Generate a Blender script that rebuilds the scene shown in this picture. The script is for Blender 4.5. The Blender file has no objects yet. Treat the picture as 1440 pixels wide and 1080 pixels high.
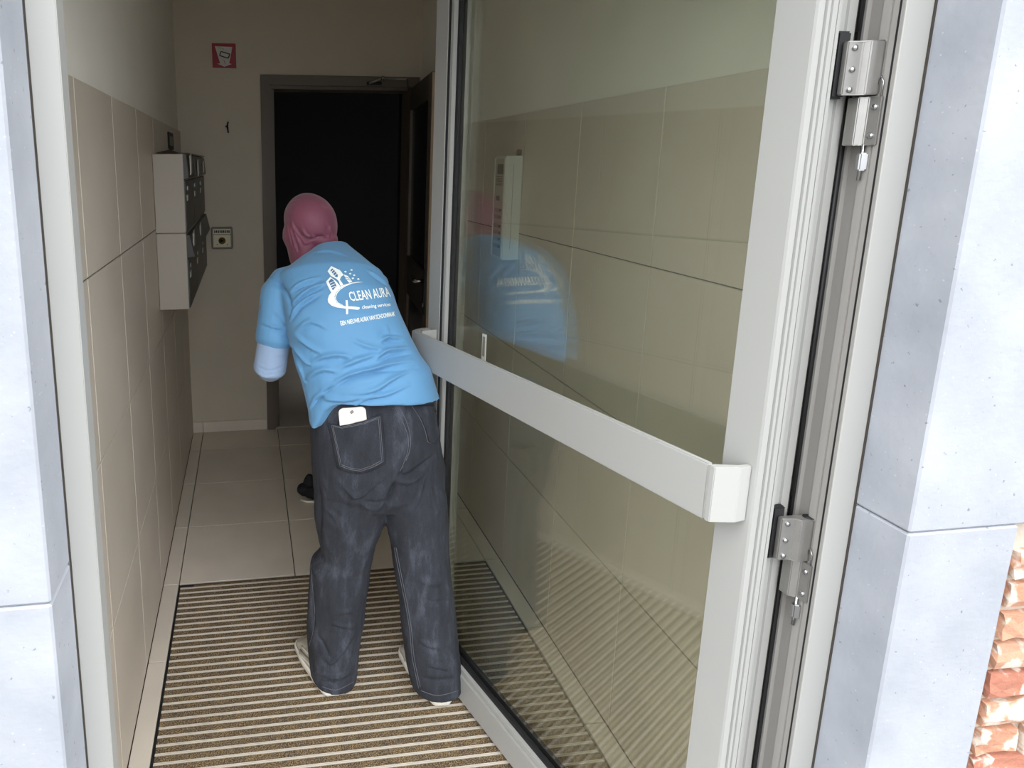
import bpy, bmesh, math, random
import numpy as np
from mathutils import Vector, Matrix, noise
from mathutils.bvhtree import BVHTree

random.seed(7)
S = bpy.context.scene
COL = S.collection

# ------------------------------------------------------------------ camera, sky, exposure
PITCH, YAW, CAMH = 0.191, 0.132, 1.6
FPX, PPX, PPY = 931.3, 471.9, 411.7
cam_d = bpy.data.cameras.new('camera')
cam = bpy.data.objects.new('camera', cam_d)
COL.objects.link(cam)
S.camera = cam
cam.location = (0, 0, CAMH)
cam.rotation_euler = (math.pi / 2 - PITCH, 0, -YAW)
cam_d.sensor_fit = 'HORIZONTAL'
cam_d.sensor_width = 36
cam_d.lens = 36 * FPX / 1440
cam_d.shift_x = (720 - PPX) / 1440
cam_d.shift_y = -(540 - PPY) / 1440
cam_d.clip_start = 0.02

world = bpy.data.worlds.new('overcast_sky')
S.world = world
world.use_nodes = True
wn = world.node_tree
bg = wn.nodes['Background']
tc = wn.nodes.new('ShaderNodeTexCoord')
sep = wn.nodes.new('ShaderNodeSeparateXYZ')
rmp = wn.nodes.new('ShaderNodeValToRGB')
rmp.color_ramp.elements[0].position = 0.0
rmp.color_ramp.elements[0].color = (0.51, 0.53, 0.56, 1)
rmp.color_ramp.elements[1].position = 1.0
rmp.color_ramp.elements[1].color = (1.36, 1.38, 1.41, 1)
wn.links.new(tc.outputs['Generated'], sep.inputs[0])
wn.links.new(sep.outputs['Z'], rmp.inputs[0])
wn.links.new(rmp.outputs[0], bg.inputs['Color'])
bg.inputs['Strength'].default_value = 2.8

S.view_settings.view_transform = 'Standard'
S.view_settings.look = 'None'
S.view_settings.gamma = 1.0
S.view_settings.use_curve_mapping = False
S.view_settings.exposure = 0.85
S.cycles.diffuse_bounces = 8
S.cycles.max_bounces = 16
S.cycles.transparent_max_bounces = 24

# camera maths, to place points measured along sight lines at a known distance
_cy, _sy, _cp, _sp = math.cos(YAW), math.sin(YAW), math.cos(PITCH), math.sin(PITCH)
_Ry = np.array([[_cy, 0, -_sy], [0, 1, 0], [_sy, 0, _cy]])
_Rp = np.array([[1, 0, 0], [0, _cp, -_sp], [0, _sp, _cp]])
_M = _Rp @ _Ry
def ray(px, py):
    w = _M.T @ np.array([px - PPX, py - PPY, FPX])
    return Vector((w[0], w[2], -w[1]))
def at(px, py, Y):
    r = ray(px, py)
    return Vector((0, 0, CAMH)) + r * (Y / r.y)
CAMP = Vector((0, 0, CAMH))

# ------------------------------------------------------------------ materials
def srgb(r, g, b):
    f = lambda c: (c / 255 / 12.92) if c / 255 <= 0.04045 else ((c / 255 + 0.055) / 1.055) ** 2.4
    return (f(r), f(g), f(b), 1)
MATS = {}
def mat(name, col, rough=0.5, metal=0.0, var=0.0, vscale=4.0, bump=0.0, bscale=60.0, col2=None, rnd=0.0,
        spec=0.5, detail=4.0, sheen=0.0, coat=0.0, stretch=None):
    m = bpy.data.materials.new(name)
    m.use_nodes = True
    nt = m.node_tree
    b = nt.nodes['Principled BSDF']
    b.inputs['Base Color'].default_value = col
    b.inputs['Roughness'].default_value = rough
    b.inputs['Metallic'].default_value = metal
    b.inputs['Specular IOR Level'].default_value = spec
    if sheen:
        b.inputs['Sheen Weight'].default_value = sheen
    if coat:
        b.inputs['Coat Weight'].default_value = coat
    geo = nt.nodes.new('ShaderNodeNewGeometry')
    pos = geo.outputs['Position']
    if stretch:
        mp = nt.nodes.new('ShaderNodeMapping')
        mp.inputs['Scale'].default_value = stretch
        nt.links.new(pos, mp.inputs[0])
        pos = mp.outputs[0]
    if var or col2 or rnd:
        n = nt.nodes.new('ShaderNodeTexNoise')
        n.inputs['Scale'].default_value = vscale
        n.inputs['Detail'].default_value = detail
        nt.links.new(pos, n.inputs['Vector'])
        r = nt.nodes.new('ShaderNodeValToRGB')
        c2 = col2 or tuple(c * (1 - var) for c in col[:3]) + (1,)
        r.color_ramp.elements[0].position = 0.33
        r.color_ramp.elements[1].position = 0.67
        r.color_ramp.elements[0].color = c2
        r.color_ramp.elements[1].color = col
        nt.links.new(n.outputs['Fac'], r.inputs[0])
        out = r.outputs[0]
        if rnd:
            oi = nt.nodes.new('ShaderNodeObjectInfo')
            mr = nt.nodes.new('ShaderNodeMapRange')
            mr.inputs['To Min'].default_value = 1 - rnd
            mr.inputs['To Max'].default_value = 1 + rnd
            nt.links.new(oi.outputs['Random'], mr.inputs['Value'])
            hv = nt.nodes.new('ShaderNodeHueSaturation')
            nt.links.new(mr.outputs[0], hv.inputs['Value'])
            nt.links.new(out, hv.inputs['Color'])
            out = hv.outputs[0]
        nt.links.new(out, b.inputs['Base Color'])
    if bump:
        n2 = nt.nodes.new('ShaderNodeTexNoise')
        n2.inputs['Scale'].default_value = bscale
        n2.inputs['Detail'].default_value = 5
        nt.links.new(pos, n2.inputs['Vector'])
        bp = nt.nodes.new('ShaderNodeBump')
        bp.inputs['Strength'].default_value = bump
        bp.inputs['Distance'].default_value = 0.003
        nt.links.new(n2.outputs['Fac'], bp.inputs['Height'])
        nt.links.new(bp.outputs[0], b.inputs['Normal'])
    MATS[name] = m
    return m

M = {}
M['wall_tile'] = mat('beige wall tile', srgb(200, 189, 174), 0.38, var=0.10, vscale=3.0, rnd=0.03, bump=0.03, bscale=40)
M['floor_tile'] = mat('beige floor tile', srgb(215, 205, 191), 0.42, var=0.09, vscale=5.0, rnd=0.03, bump=0.05, bscale=70)
M['grout'] = mat('grey grout', srgb(60, 54, 48), 0.9, var=0.2, vscale=60)
M['plaster'] = mat('off white plaster', srgb(228, 223, 212), 0.85, var=0.04, vscale=6, bump=0.12, bscale=220)
M['plaster_shaded'] = mat('plaster darkened for shade', srgb(197, 188, 172), 0.85, var=0.04, vscale=6, bump=0.12, bscale=220)  # plaster copy, darker: the weaker light at the back is in its colour
M['alu'] = mat('light grey powder coated aluminium', srgb(160, 160, 156), 0.42, var=0.03, vscale=3, bump=0.015, bscale=300)
M['alu_in'] = mat('pale grey aluminium rebate', srgb(150, 147, 142), 0.38, var=0.05, vscale=6)
M['steel'] = mat('brushed steel', srgb(158, 156, 152), 0.32, metal=0.75, var=0.08, vscale=30)
M['chrome'] = mat('bright screw steel', srgb(170, 170, 170), 0.2, metal=1.0)
M['black'] = mat('black rubber', srgb(22, 22, 24), 0.6, var=0.2, vscale=30)
M['frame_brown'] = mat('grey brown door frame', srgb(98, 88, 78), 0.5, var=0.06, vscale=8)
M['lit_edge'] = mat('door edge lightened as lit', srgb(168, 148, 122), 0.6, var=0.08, vscale=9)  # door brown lightened so the edge looks lit
M['leaf_brown'] = mat('dark brown door leaf', srgb(62, 56, 50), 0.5, var=0.08, vscale=9)
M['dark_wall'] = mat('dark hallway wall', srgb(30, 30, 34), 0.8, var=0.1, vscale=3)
M['dark_pane'] = mat('dark door panel', srgb(24, 25, 25), 0.25, var=0.1, vscale=4)
M['mail_body'] = mat('light grey mailbox casing', srgb(170, 162, 150), 0.5, var=0.03, vscale=6)
M['mail_door'] = mat('dark grey mailbox door', srgb(64, 64, 62), 0.4, var=0.06, vscale=8)
M['paper'] = mat('white paper', srgb(206, 203, 194), 0.8, var=0.05, vscale=20)
M['panel_white'] = mat('white intercom housing', srgb(206, 208, 202), 0.4, var=0.03, vscale=10)
M['sign_red'] = mat('red sign face', srgb(150, 14, 34), 0.4, var=0.05, vscale=20)
M['sign_white'] = mat('white sign print', srgb(205, 200, 195), 0.5, var=0.15, vscale=40)
M['beige_plate'] = mat('beige switch plate', srgb(214, 206, 178), 0.5, var=0.05, vscale=20)
M['grey_plate'] = mat('grey switch frame', srgb(132, 128, 116), 0.5, var=0.08, vscale=20)
M['brass'] = mat('brass cylinder', srgb(150, 130, 80), 0.35, metal=0.8, var=0.1, vscale=30)
M['skin'] = mat('skin', srgb(196, 150, 124), 0.55, var=0.08, vscale=20)
M['shirt'] = mat('sky blue shirt fabric', srgb(94, 148, 190), 0.7, var=0.05, vscale=6, bump=0.10, bscale=500, sheen=0.15)
M['undersleeve'] = mat('pale blue undersleeve', srgb(140, 162, 190), 0.7, var=0.04, vscale=9, bump=0.10, bscale=500, sheen=0.15)
M['scarf'] = mat('dusty rose scarf fabric', srgb(128, 68, 88), 0.62, var=0.14, vscale=14, bump=0.08, bscale=400, sheen=0.2)
M['print'] = mat('white shirt print', srgb(240, 246, 240), 0.6, var=0.02, vscale=30)
M['print_blue'] = mat('slate blue shirt print', srgb(72, 116, 158), 0.6, var=0.05, vscale=30)
M['stitch'] = mat('grey denim stitching', srgb(104, 106, 114), 0.8, var=0.25, vscale=180)
M['shoe'] = mat('off white shoe mesh', srgb(206, 198, 184), 0.75, var=0.22, vscale=40, bump=0.3, bscale=240)
M['sole'] = mat('white rubber sole', srgb(236, 232, 222), 0.5, var=0.06, vscale=30)
M['phone'] = mat('cream white phone case', srgb(246, 240, 226), 0.4, var=0.02, vscale=20)
M['mat_metal'] = mat('aluminium mat profile', srgb(242, 234, 222), 0.42, metal=0.35, var=0.08, vscale=12)
M['dark_cloth'] = mat('black cloth', srgb(20, 22, 30), 0.75, var=0.25, vscale=40, bump=0.2, bscale=200)
M['mortar'] = mat('pale mortar', srgb(180, 168, 154), 0.95, var=0.12, vscale=30, bump=0.5, bscale=120)
M['paving'] = mat('grey paving', srgb(112, 111, 109), 0.9, var=0.12, vscale=4, bump=0.3, bscale=60)
M['leaflet'] = mat('dark brown leaflet', srgb(58, 46, 38), 0.7, var=0.4, vscale=60)

def carpet():
    m = mat('brown flecked carpet insert', srgb(122, 104, 78), 0.95, var=0.1, bump=0.9, bscale=420)
    nt = m.node_tree
    b = nt.nodes['Principled BSDF']
    geo = nt.nodes.new('ShaderNodeNewGeometry')
    n = nt.nodes.new('ShaderNodeTexNoise'); n.inputs['Scale'].default_value = 300; n.inputs['Detail'].default_value = 2
    n2 = nt.nodes.new('ShaderNodeTexNoise'); n2.inputs['Scale'].default_value = 22; n2.inputs['Detail'].default_value = 3
    r = nt.nodes.new('ShaderNodeValToRGB')
    e = r.color_ramp.elements
    e[0].position, e[0].color = 0.34, srgb(52, 43, 33)
    e[1].position, e[1].color = 0.66, srgb(178, 154, 116)
    k = e.new(0.5); k.color = srgb(118, 100, 76)
    r2 = nt.nodes.new('ShaderNodeValToRGB')
    r2.color_ramp.elements[0].position, r2.color_ramp.elements[0].color = 0.35, (0.72, 0.72, 0.76, 1)
    r2.color_ramp.elements[1].position, r2.color_ramp.elements[1].color = 0.65, (1.0, 0.97, 0.88, 1)
    mx = nt.nodes.new('ShaderNodeMixRGB'); mx.blend_type = 'MULTIPLY'; mx.inputs[0].default_value = 1
    for q in (n, n2): nt.links.new(geo.outputs['Position'], q.inputs['Vector'])
    nt.links.new(n.outputs['Fac'], r.inputs[0]); nt.links.new(n2.outputs['Fac'], r2.inputs[0])
    nt.links.new(r.outputs[0], mx.inputs[1]); nt.links.new(r2.outputs[0], mx.inputs[2])
    nt.links.new(mx.outputs[0], b.inputs['Base Color'])
    return m
M['carpet'] = carpet()

def bluestone():
    m = mat('blue limestone', srgb(178, 184, 194), 0.75, bump=0.25, bscale=90)
    nt = m.node_tree
    b = nt.nodes['Principled BSDF']
    geo = nt.nodes.new('ShaderNodeNewGeometry')
    def noise_ramp(scale, lo, hi, c0, c1, kind='noise', detail=4):
        if kind == 'noise':
            n = nt.nodes.new('ShaderNodeTexNoise'); n.inputs['Detail'].default_value = detail; o = n.outputs['Fac']
        else:
            n = nt.nodes.new('ShaderNodeTexVoronoi'); o = n.outputs['Distance']; n.inputs['Randomness'].default_value = 1
        n.inputs['Scale'].default_value = scale
        nt.links.new(geo.outputs['Position'], n.inputs['Vector'])
        r = nt.nodes.new('ShaderNodeValToRGB')
        r.color_ramp.elements[0].position, r.color_ramp.elements[0].color = lo, c0
        r.color_ramp.elements[1].position, r.color_ramp.elements[1].color = hi, c1
        nt.links.new(o, r.inputs[0])
        return r.outputs[0]
    base = noise_ramp(7, 0.3, 0.7, srgb(143, 147, 154), srgb(161, 164, 170))
    pits = noise_ramp(95, 0.27, 0.32, (1, 1, 1, 1), (0, 0, 0, 1), detail=3)
    flecks = noise_ramp(60, 0.05, 0.10, (1, 1, 1, 1), (0, 0, 0, 1), 'v')
    def mix(fac, a, c, k):
        x = nt.nodes.new('ShaderNodeMixRGB')
        mm = nt.nodes.new('ShaderNodeMath'); mm.operation = 'MULTIPLY'; mm.inputs[1].default_value = k
        nt.links.new(fac, mm.inputs[0]); nt.links.new(mm.outputs[0], x.inputs[0])
        nt.links.new(a, x.inputs[1]); x.inputs[2].default_value = c
        return x.outputs[0]
    o = mix(flecks, base, srgb(190, 192, 195), 0.5)
    o = mix(pits, o, srgb(84, 88, 95), 0.6)
    nt.links.new(o, b.inputs['Base Color'])
    return m
M['stone'] = bluestone()

def brick_mat():
    m = mat('weathered orange brick', srgb(196, 120, 84), 0.95, bump=0.9, bscale=90)
    nt = m.node_tree; b = nt.nodes['Principled BSDF']
    geo = nt.nodes.new('ShaderNodeNewGeometry'); oi = nt.nodes.new('ShaderNodeObjectInfo')
    n = nt.nodes.new('ShaderNodeTexNoise'); n.inputs['Scale'].default_value = 26; n.inputs['Detail'].default_value = 6
    nt.links.new(geo.outputs['Position'], n.inputs['Vector'])
    r = nt.nodes.new('ShaderNodeValToRGB')
    r.color_ramp.elements[0].position, r.color_ramp.elements[0].color = 0.1, srgb(158, 104, 84)
    r.color_ramp.elements[1].position, r.color_ramp.elements[1].color = 0.9, srgb(190, 172, 156)
    k = r.color_ramp.elements.new(0.55); k.color = srgb(174, 128, 102)
    nt.links.new(oi.outputs['Random'], r.inputs[0])
    r2 = nt.nodes.new('ShaderNodeValToRGB')
    r2.color_ramp.elements[0].position, r2.color_ramp.elements[0].color = 0.52, (0, 0, 0, 1)
    r2.color_ramp.elements[1].position, r2.color_ramp.elements[1].color = 0.60, (1, 1, 1, 1)
    nt.links.new(n.outputs['Fac'], r2.inputs[0])
    mx = nt.nodes.new('ShaderNodeMixRGB'); mx.inputs[2].default_value = srgb(196, 182, 168)
    nt.links.new(r2.outputs[0], mx.inputs[0]); nt.links.new(r.outputs[0], mx.inputs[1])
    nt.links.new(mx.outputs[0], b.inputs['Base Color'])
    return m
M['brick'] = brick_mat()

def denim():
    m = mat('washed black denim', srgb(60, 62, 70), 0.9, bump=0.35, bscale=700)
    nt = m.node_tree; b = nt.nodes['Principled BSDF']
    geo = nt.nodes.new('ShaderNodeNewGeometry')
    mp = nt.nodes.new('ShaderNodeMapping'); mp.inputs['Scale'].default_value = (1, 1, 0.28)
    nt.links.new(geo.outputs['Position'], mp.inputs[0])
    n = nt.nodes.new('ShaderNodeTexNoise'); n.inputs['Scale'].default_value = 20; n.inputs['Detail'].default_value = 9
    n.inputs['Roughness'].default_value = 0.70
    n2 = nt.nodes.new('ShaderNodeTexNoise'); n2.inputs['Scale'].default_value = 500; n2.inputs['Detail'].default_value = 2
    nt.links.new(mp.outputs[0], n.inputs['Vector']); nt.links.new(geo.outputs['Position'], n2.inputs['Vector'])
    r = nt.nodes.new('ShaderNodeValToRGB')
    e = r.color_ramp.elements
    e[0].position, e[0].color = 0.30, srgb(30, 32, 38)
    e[1].position, e[1].color = 0.78, srgb(84, 88, 99)
    k = e.new(0.52); k.color = srgb(45, 48, 56)
    nt.links.new(n.outputs['Fac'], r.inputs[0])
    r2 = nt.nodes.new('ShaderNodeValToRGB')
    r2.color_ramp.elements[0].position, r2.color_ramp.elements[0].color = 0.3, (0.7, 0.7, 0.7, 1)
    r2.color_ramp.elements[1].position, r2.color_ramp.elements[1].color = 0.7, (1.25, 1.25, 1.25, 1)
    nt.links.new(n2.outputs['Fac'], r2.inputs[0])
    mx = nt.nodes.new('ShaderNodeMixRGB'); mx.blend_type = 'MULTIPLY'; mx.inputs[0].default_value = 1
    nt.links.new(r.outputs[0], mx.inputs[1]); nt.links.new(r2.outputs[0], mx.inputs[2])
    nt.links.new(mx.outputs[0], b.inputs['Base Color'])
    return m
M['denim'] = denim()

def glass_mat():
    m = bpy.data.materials.new('greenish door glass'); m.use_nodes = True
    nt = m.node_tree; nt.nodes.clear()
    o = nt.nodes.new('ShaderNodeOutputMaterial')
    tr = nt.nodes.new('ShaderNodeBsdfTransparent'); tr.inputs['Color'].default_value = (0.975, 0.988, 0.962, 1)
    gl = nt.nodes.new('ShaderNodeBsdfGlossy'); gl.inputs['Roughness'].default_value = 0.0
    gl.inputs['Color'].default_value = (1, 1, 1, 1)
    lw = nt.nodes.new('ShaderNodeLayerWeight'); lw.inputs['Blend'].default_value = 0.5
    pw = nt.nodes.new('ShaderNodeMath'); pw.operation = 'POWER'; pw.inputs[1].default_value = 5
    mr = nt.nodes.new('ShaderNodeMath'); mr.operation = 'MULTIPLY_ADD'
    mr.inputs[1].default_value = 0.91; mr.inputs[2].default_value = 0.09
    nt.links.new(lw.outputs['Facing'], pw.inputs[0]); nt.links.new(pw.outputs[0], mr.inputs[0])
    mx = nt.nodes.new('ShaderNodeMixShader')
    nt.links.new(mr.outputs[0], mx.inputs[0]); nt.links.new(tr.outputs[0], mx.inputs[1]); nt.links.new(gl.outputs[0], mx.inputs[2])
    nt.links.new(mx.outputs[0], o.inputs[0])
    return m
M['glass'] = glass_mat()

# ------------------------------------------------------------------ object helpers
def tag(o, label=None, cat=None, group=None, kind=None):
    if label: o['label'] = label
    if cat: o['category'] = cat
    if group: o['group'] = group
    if kind: o['kind'] = kind
    return o
def adopt(o, parent):
    if parent is not None:
        o.parent = parent
        o.matrix_parent_inverse = parent.matrix_basis.inverted() if parent.parent is None else (parent.parent.matrix_basis @ parent.matrix_parent_inverse @ parent.matrix_basis).inverted()
    return o
def link(name, me, m, parent=None, smooth=False, loc=None):
    o = bpy.data.objects.new(name, me)
    COL.objects.link(o)
    if m is not None and len(me.materials) == 0: me.materials.append(m)
    if smooth:
        me.polygons.foreach_set('use_smooth', [True] * len(me.polygons))
    if loc is not None: o.location = loc
    return adopt(o, parent)
def empty(name, loc):
    o = bpy.data.objects.new(name, None); COL.objects.link(o)
    o.location = loc; o.empty_display_size = 0.05
    return o
def from_bm(name, bm, m, parent=None, smooth=False):
    me = bpy.data.meshes.new(name)
    bmesh.ops.recalc_face_normals(bm, faces=bm.faces)
    bm.to_mesh(me); bm.free()
    return link(name, me, m, parent, smooth)
def pyd(name, v, f, m, parent=None, smooth=False):
    me = bpy.data.meshes.new(name)
    me.from_pydata([tuple(p) for p in v], [], f); me.update()
    bm = bmesh.new(); bm.from_mesh(me); bmesh.ops.recalc_face_normals(bm, faces=bm.faces); bm.to_mesh(me); bm.free()
    return link(name, me, m, parent, smooth)
_boxc = {}
def box_mesh(sx, sy, sz, bev=0.0, key=''):
    k = (round(sx, 4), round(sy, 4), round(sz, 4), bev, key)
    if k in _boxc: return _boxc[k]
    bm = bmesh.new(); bmesh.ops.create_cube(bm, size=1.0)
    bmesh.ops.scale(bm, vec=(sx, sy, sz), verts=bm.verts)
    if bev: bmesh.ops.bevel(bm, geom=list(bm.edges), offset=bev, segments=1, affect='EDGES')
    me = bpy.data.meshes.new('box'); bm.to_mesh(me); bm.free()
    _boxc[k] = me
    return me
def box(name, x0, x1, y0, y1, z0, z1, m, parent=None, bev=0.0):
    me = box_mesh(abs(x1 - x0), abs(y1 - y0), abs(z1 - z0), bev, m.name)
    return link(name, me, m, parent, loc=((x0 + x1) / 2, (y0 + y1) / 2, (z0 + z1) / 2))
def prism(name, pts, z0, z1, m, parent=None, bev=0.0):
    """plan outline (x,y) drawn up from z0 to z1"""
    bm = bmesh.new()
    a = [bm.verts.new((p[0], p[1], z0)) for p in pts]; b = [bm.verts.new((p[0], p[1], z1)) for p in pts]
    n = len(pts)
    bm.faces.new(a); bm.faces.new(b)
    for i in range(n): bm.faces.new((a[i], a[(i + 1) % n], b[(i + 1) % n], b[i]))
    if bev: bmesh.ops.bevel(bm, geom=list(bm.edges), offset=bev, segments=2, affect='EDGES')
    return from_bm(name, bm, m, parent)
def tube_geo(pts, r, n=8):
    pts = [Vector(p) for p in pts]; v = []; f = []
    rr = r if isinstance(r, (list, tuple)) else [r] * len(pts)
    prev = None
    for i, p in enumerate(pts):
        t = (pts[min(i + 1, len(pts) - 1)] - pts[max(i - 1, 0)]).normalized()
        if prev is None:
            a = Vector((0, 0, 1)) if abs(t.z) < 0.9 else Vector((1, 0, 0))
            u = t.cross(a).normalized()
        else:
            u = (prev - t * prev.dot(t)).normalized()
        prev = u; w = t.cross(u)
        for k in range(n):
            an = 2 * math.pi * k / n
            v.append(p + (u * math.cos(an) + w * math.sin(an)) * rr[i])
    for i in range(len(pts) - 1):
        for k in range(n):
            f.append((i * n + k, i * n + (k + 1) % n, (i + 1) * n + (k + 1) % n, (i + 1) * n + k))
    f.append(tuple(range(n - 1, -1, -1))); f.append(tuple((len(pts) - 1) * n + k for k in range(n)))
    return v, f
def tube(name, pts, r, m, parent=None, n=8):
    v, f = tube_geo(pts, r, n)
    return pyd(name, v, f, m, parent, True)
def joinp(parts):
    V, F = [], []
    for v, f in parts:
        o = len(V); V += list(v); F += [tuple(i + o for i in q) for q in f]
    return V, F

# ------------------------------------------------------------------ the setting: corridor
XL, XR, YB = -0.359, 1.0, 3.875
TT = 0.012
ZT = 1.785
ZC = 2.62
YF = 0.985

floor = tag(box('floor', XL - 0.1, XR + 0.1, 0.72, YB + 0.02, -0.12, -0.014, M['grout']), 'beige tiled corridor floor', 'floor', kind='structure')
ceiling = tag(box('ceiling', XL - 0.25, XR + 0.25, 0.9, YB + 0.2, ZC, ZC + 0.12, M['plaster']), 'white plaster corridor ceiling', 'ceiling', kind='structure')
wall_left = tag(box('wall_left', XL - 0.25, XL - TT, 0.90, YB + 0.2, -0.1, ZC, M['plaster']), 'left corridor wall, beige tiles under white plaster', 'wall', kind='structure')
wall_right = tag(box('wall_right', XR + TT, XR + 0.25, 0.99, YB + 0.2, -0.1, ZC, M['plaster']), 'right corridor wall, beige tiles under white plaster', 'wall', kind='structure')
yj = [0.99] + [1.12 + 0.407 * k for k in range(0, 8)]
yj = [y for y in yj if y < YB - 0.05] + [YB]
zj = [0.0, 0.46, 0.905, 1.348, ZT]
G = 0.0038
for w, side in ((wall_left, -1), (wall_right, 1)):
    for i in range(len(yj) - 1):
        for j in range(4):
            x0, x1 = (XL - TT, XL) if side < 0 else (XR, XR + TT)
            box('wall_tile', x0, x1, yj[i] + G / 2, yj[i + 1] - G / 2, zj[j] + G / 2, zj[j + 1] - G / 2, M['wall_tile'], w, 0.0012)
    # grout bed seen in the joints
    x0, x1 = (XL - TT, XL - 0.004) if side < 0 else (XR + 0.004, XR + TT)
    box('grout_bed', x0 + 0.0005, x1 - 0.0005, 0.992, YB, 0, ZT - 0.003, M['grout'], w)

# floor tiles around the mat recess
fy = [0.985, 1.131, 1.546, 1.961, 2.37, 2.785, 3.20, 3.615, YB]
fx = [XL, -0.298, 0.153, 0.604, 0.937, XR]
for i in range(len(fy) - 1):
    for j in range(len(fx) - 1):
        if fy[i + 1] <= 2.38 and 0 < j < 4: continue
        box('floor_tile', fx[j] + G / 2, fx[j + 1] - G / 2, fy[i] + G / 2, fy[i + 1] - G / 2, -0.014, 0.0, M['floor_tile'], floor, 0.001)

# back wall with doorway
DX0, DX1, DZ = 0.148, 0.945, 2.03
wb = pyd('wall_back', [(p[0], y, p[1]) for y in (YB, YB + 0.16) for p in
     ((XL - 0.02, -0.1), (DX0 - 0.02, -0.1), (DX0 - 0.02, DZ + 0.03), (DX1 + 0.03, DZ + 0.03), (DX1 + 0.03, -0.1), (XR + 0.02, -0.1), (XR + 0.02, ZC), (XL - 0.02, ZC))],
     [(0, 1, 2, 7), (2, 3, 6, 7), (3, 4, 5, 6), (8, 15, 10, 9), (10, 15, 14, 11), (11, 14, 13, 12),
      (0, 8, 9, 1), (1, 9, 10, 2), (2, 10, 11, 3), (3, 11, 12, 4), (4, 12, 13, 5), (5, 13, 14, 6), (6, 14, 15, 7), (7, 15, 8, 0)], M['plaster_shaded'])
tag(wb, 'white plaster back wall around the dark doorway', 'wall', kind='structure')
bb = tag(box('baseboard_back', XL + 0.062, 0.088, YB - 0.011, YB, 0.001, 0.068, M['floor_tile'], bev=0.002), 'low beige tile skirting under the back wall', 'baseboard', kind='structure')
box('skirting_tile', XL + 0.002, XL + 0.06, YB - 0.011, YB, 0.001, 0.068, M['floor_tile'], bb, 0.002)

# hallway beyond the doorway
hall = tag(empty('wall_hallway', (0.6, 5.5, 0)), 'unlit dark hallway beyond the open back doorway', 'hallway', kind='structure')
box('hallway_floor', -0.6, 1.6, YB + 0.02, 7.0, -0.1, -0.001, M['floor_tile'], hall)
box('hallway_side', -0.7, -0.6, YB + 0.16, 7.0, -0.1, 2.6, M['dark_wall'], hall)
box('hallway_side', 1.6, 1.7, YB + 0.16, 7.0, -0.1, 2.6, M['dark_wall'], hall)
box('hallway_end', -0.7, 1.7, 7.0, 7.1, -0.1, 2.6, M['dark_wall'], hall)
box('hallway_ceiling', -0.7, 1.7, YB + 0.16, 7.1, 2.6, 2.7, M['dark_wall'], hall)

# back door frame
tr2 = tag(empty('trim_2', (0.55, YB, 0)), 'grey brown door frame around the dark back doorway', 'door frame', kind='structure')
prism('jamb', [(0.09, YB - 0.018), (DX0 - 0.006, YB - 0.018), (DX0 - 0.006, YB + 0.01), (DX0 + 0.006, YB + 0.01), (DX0 + 0.006, YB + 0.03), (DX0 + 0.018, YB + 0.03), (DX0 + 0.018, YB + 0.17), (DX0 - 0.02, YB + 0.17), (DX0 - 0.02, YB), (0.09, YB)], 0, DZ + 0.018, M['frame_brown'], tr2)
prism('jamb', [(XR - 0.001, YB - 0.018), (DX1 + 0.006, YB - 0.018), (DX1 + 0.006, YB + 0.01), (DX1 - 0.006, YB + 0.01), (DX1 - 0.006, YB + 0.17), (DX1 + 0.03, YB + 0.17), (DX1 + 0.03, YB), (XR - 0.001, YB)], 0, DZ + 0.018, M['frame_brown'], tr2)
box('head', 0.09, XR - 0.001, YB - 0.018, YB, DZ + 0.006, 2.092, M['frame_brown'], tr2, 0.002)
box('head_rebate', DX0 + 0.006, DX1 - 0.006, YB, YB + 0.17, DZ - 0.012, DZ + 0.03, M['frame_brown'], tr2)

# back door leaf, swung open towards us along the right wall
d2 = tag(empty('door_2', (0.94, YB - 0.03, 0)), 'dark brown back door leaf swung open beside the right wall', 'door', kind='structure')
H2 = Vector((0.93, YB - 0.03)); F2 = Vector((0.842, 3.03)); e2 = (F2 - H2).normalized(); n2 = Vector((-e2.y, e2.x))
if n2.x < 0: n2 = -n2
L2 = (F2 - H2).length
def leaf2(name, e0, e1, n0, n1, z0, z1, m, parent, bev=0.0):
    pts = [H2 + e2 * e + n2 * n for e, n in ((e0, n0), (e1, n0), (e1, n1), (e0, n1))]
    return prism(name, pts, z0, z1, m, parent, bev)
leaf2('hinge_stile', 0, 0.10, 0, 0.042, 0.012, DZ - 0.016, M['frame_brown'], d2)
leaf2('lock_stile', L2 - 0.10, L2, 0, 0.042, 0.012, DZ - 0.016, M['frame_brown'], d2)
for z0, z1 in ((0.012, 0.18), (0.86, 1.08), (1.90, DZ - 0.016)):
    leaf2('rail', 0.10, L2 - 0.10, 0, 0.042, z0, z1, M['leaf_brown'], d2)
for z0, z1 in ((0.18, 0.86), (1.08, 1.90)):
    leaf2('door_panel', 0.10, L2 - 0.10, 0.014, 0.028, z0, z1, M['dark_pane'], d2)
leaf2('lit_edge_strip', L2, L2 + .0012, .001, .041, .015, DZ - .02, M['lit_edge'], d2)  # added pale strip, paints the light falling on the leaf edge
lp = leaf2('lock_plate', L2, L2 + 0.003, 0.010, 0.032, 0.86, 1.12, M['steel'], d2)
leaf2('latch', L2 + 0.002, L2 + 0.010, 0.014, 0.028, 1.00, 1.03, M['black'], d2)
leaf2('backplate', L2 - 0.075, L2 - 0.035, -0.008, 0, 0.88, 1.10, M['black'], d2)
hp = H2 + e2 * (L2 - 0.055)
hn = hp - n2 * 0.05
tube('door_handle', [(hp.x, hp.y, 1.045), (hn.x, hn.y, 1.045), (hn.x - e2.x * 0.015, hn.y - e2.y * 0.015, 1.045), (hn.x - e2.x * 0.13, hn.y - e2.y * 0.13, 1.045)], 0.010, M['chrome'], d2)
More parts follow.
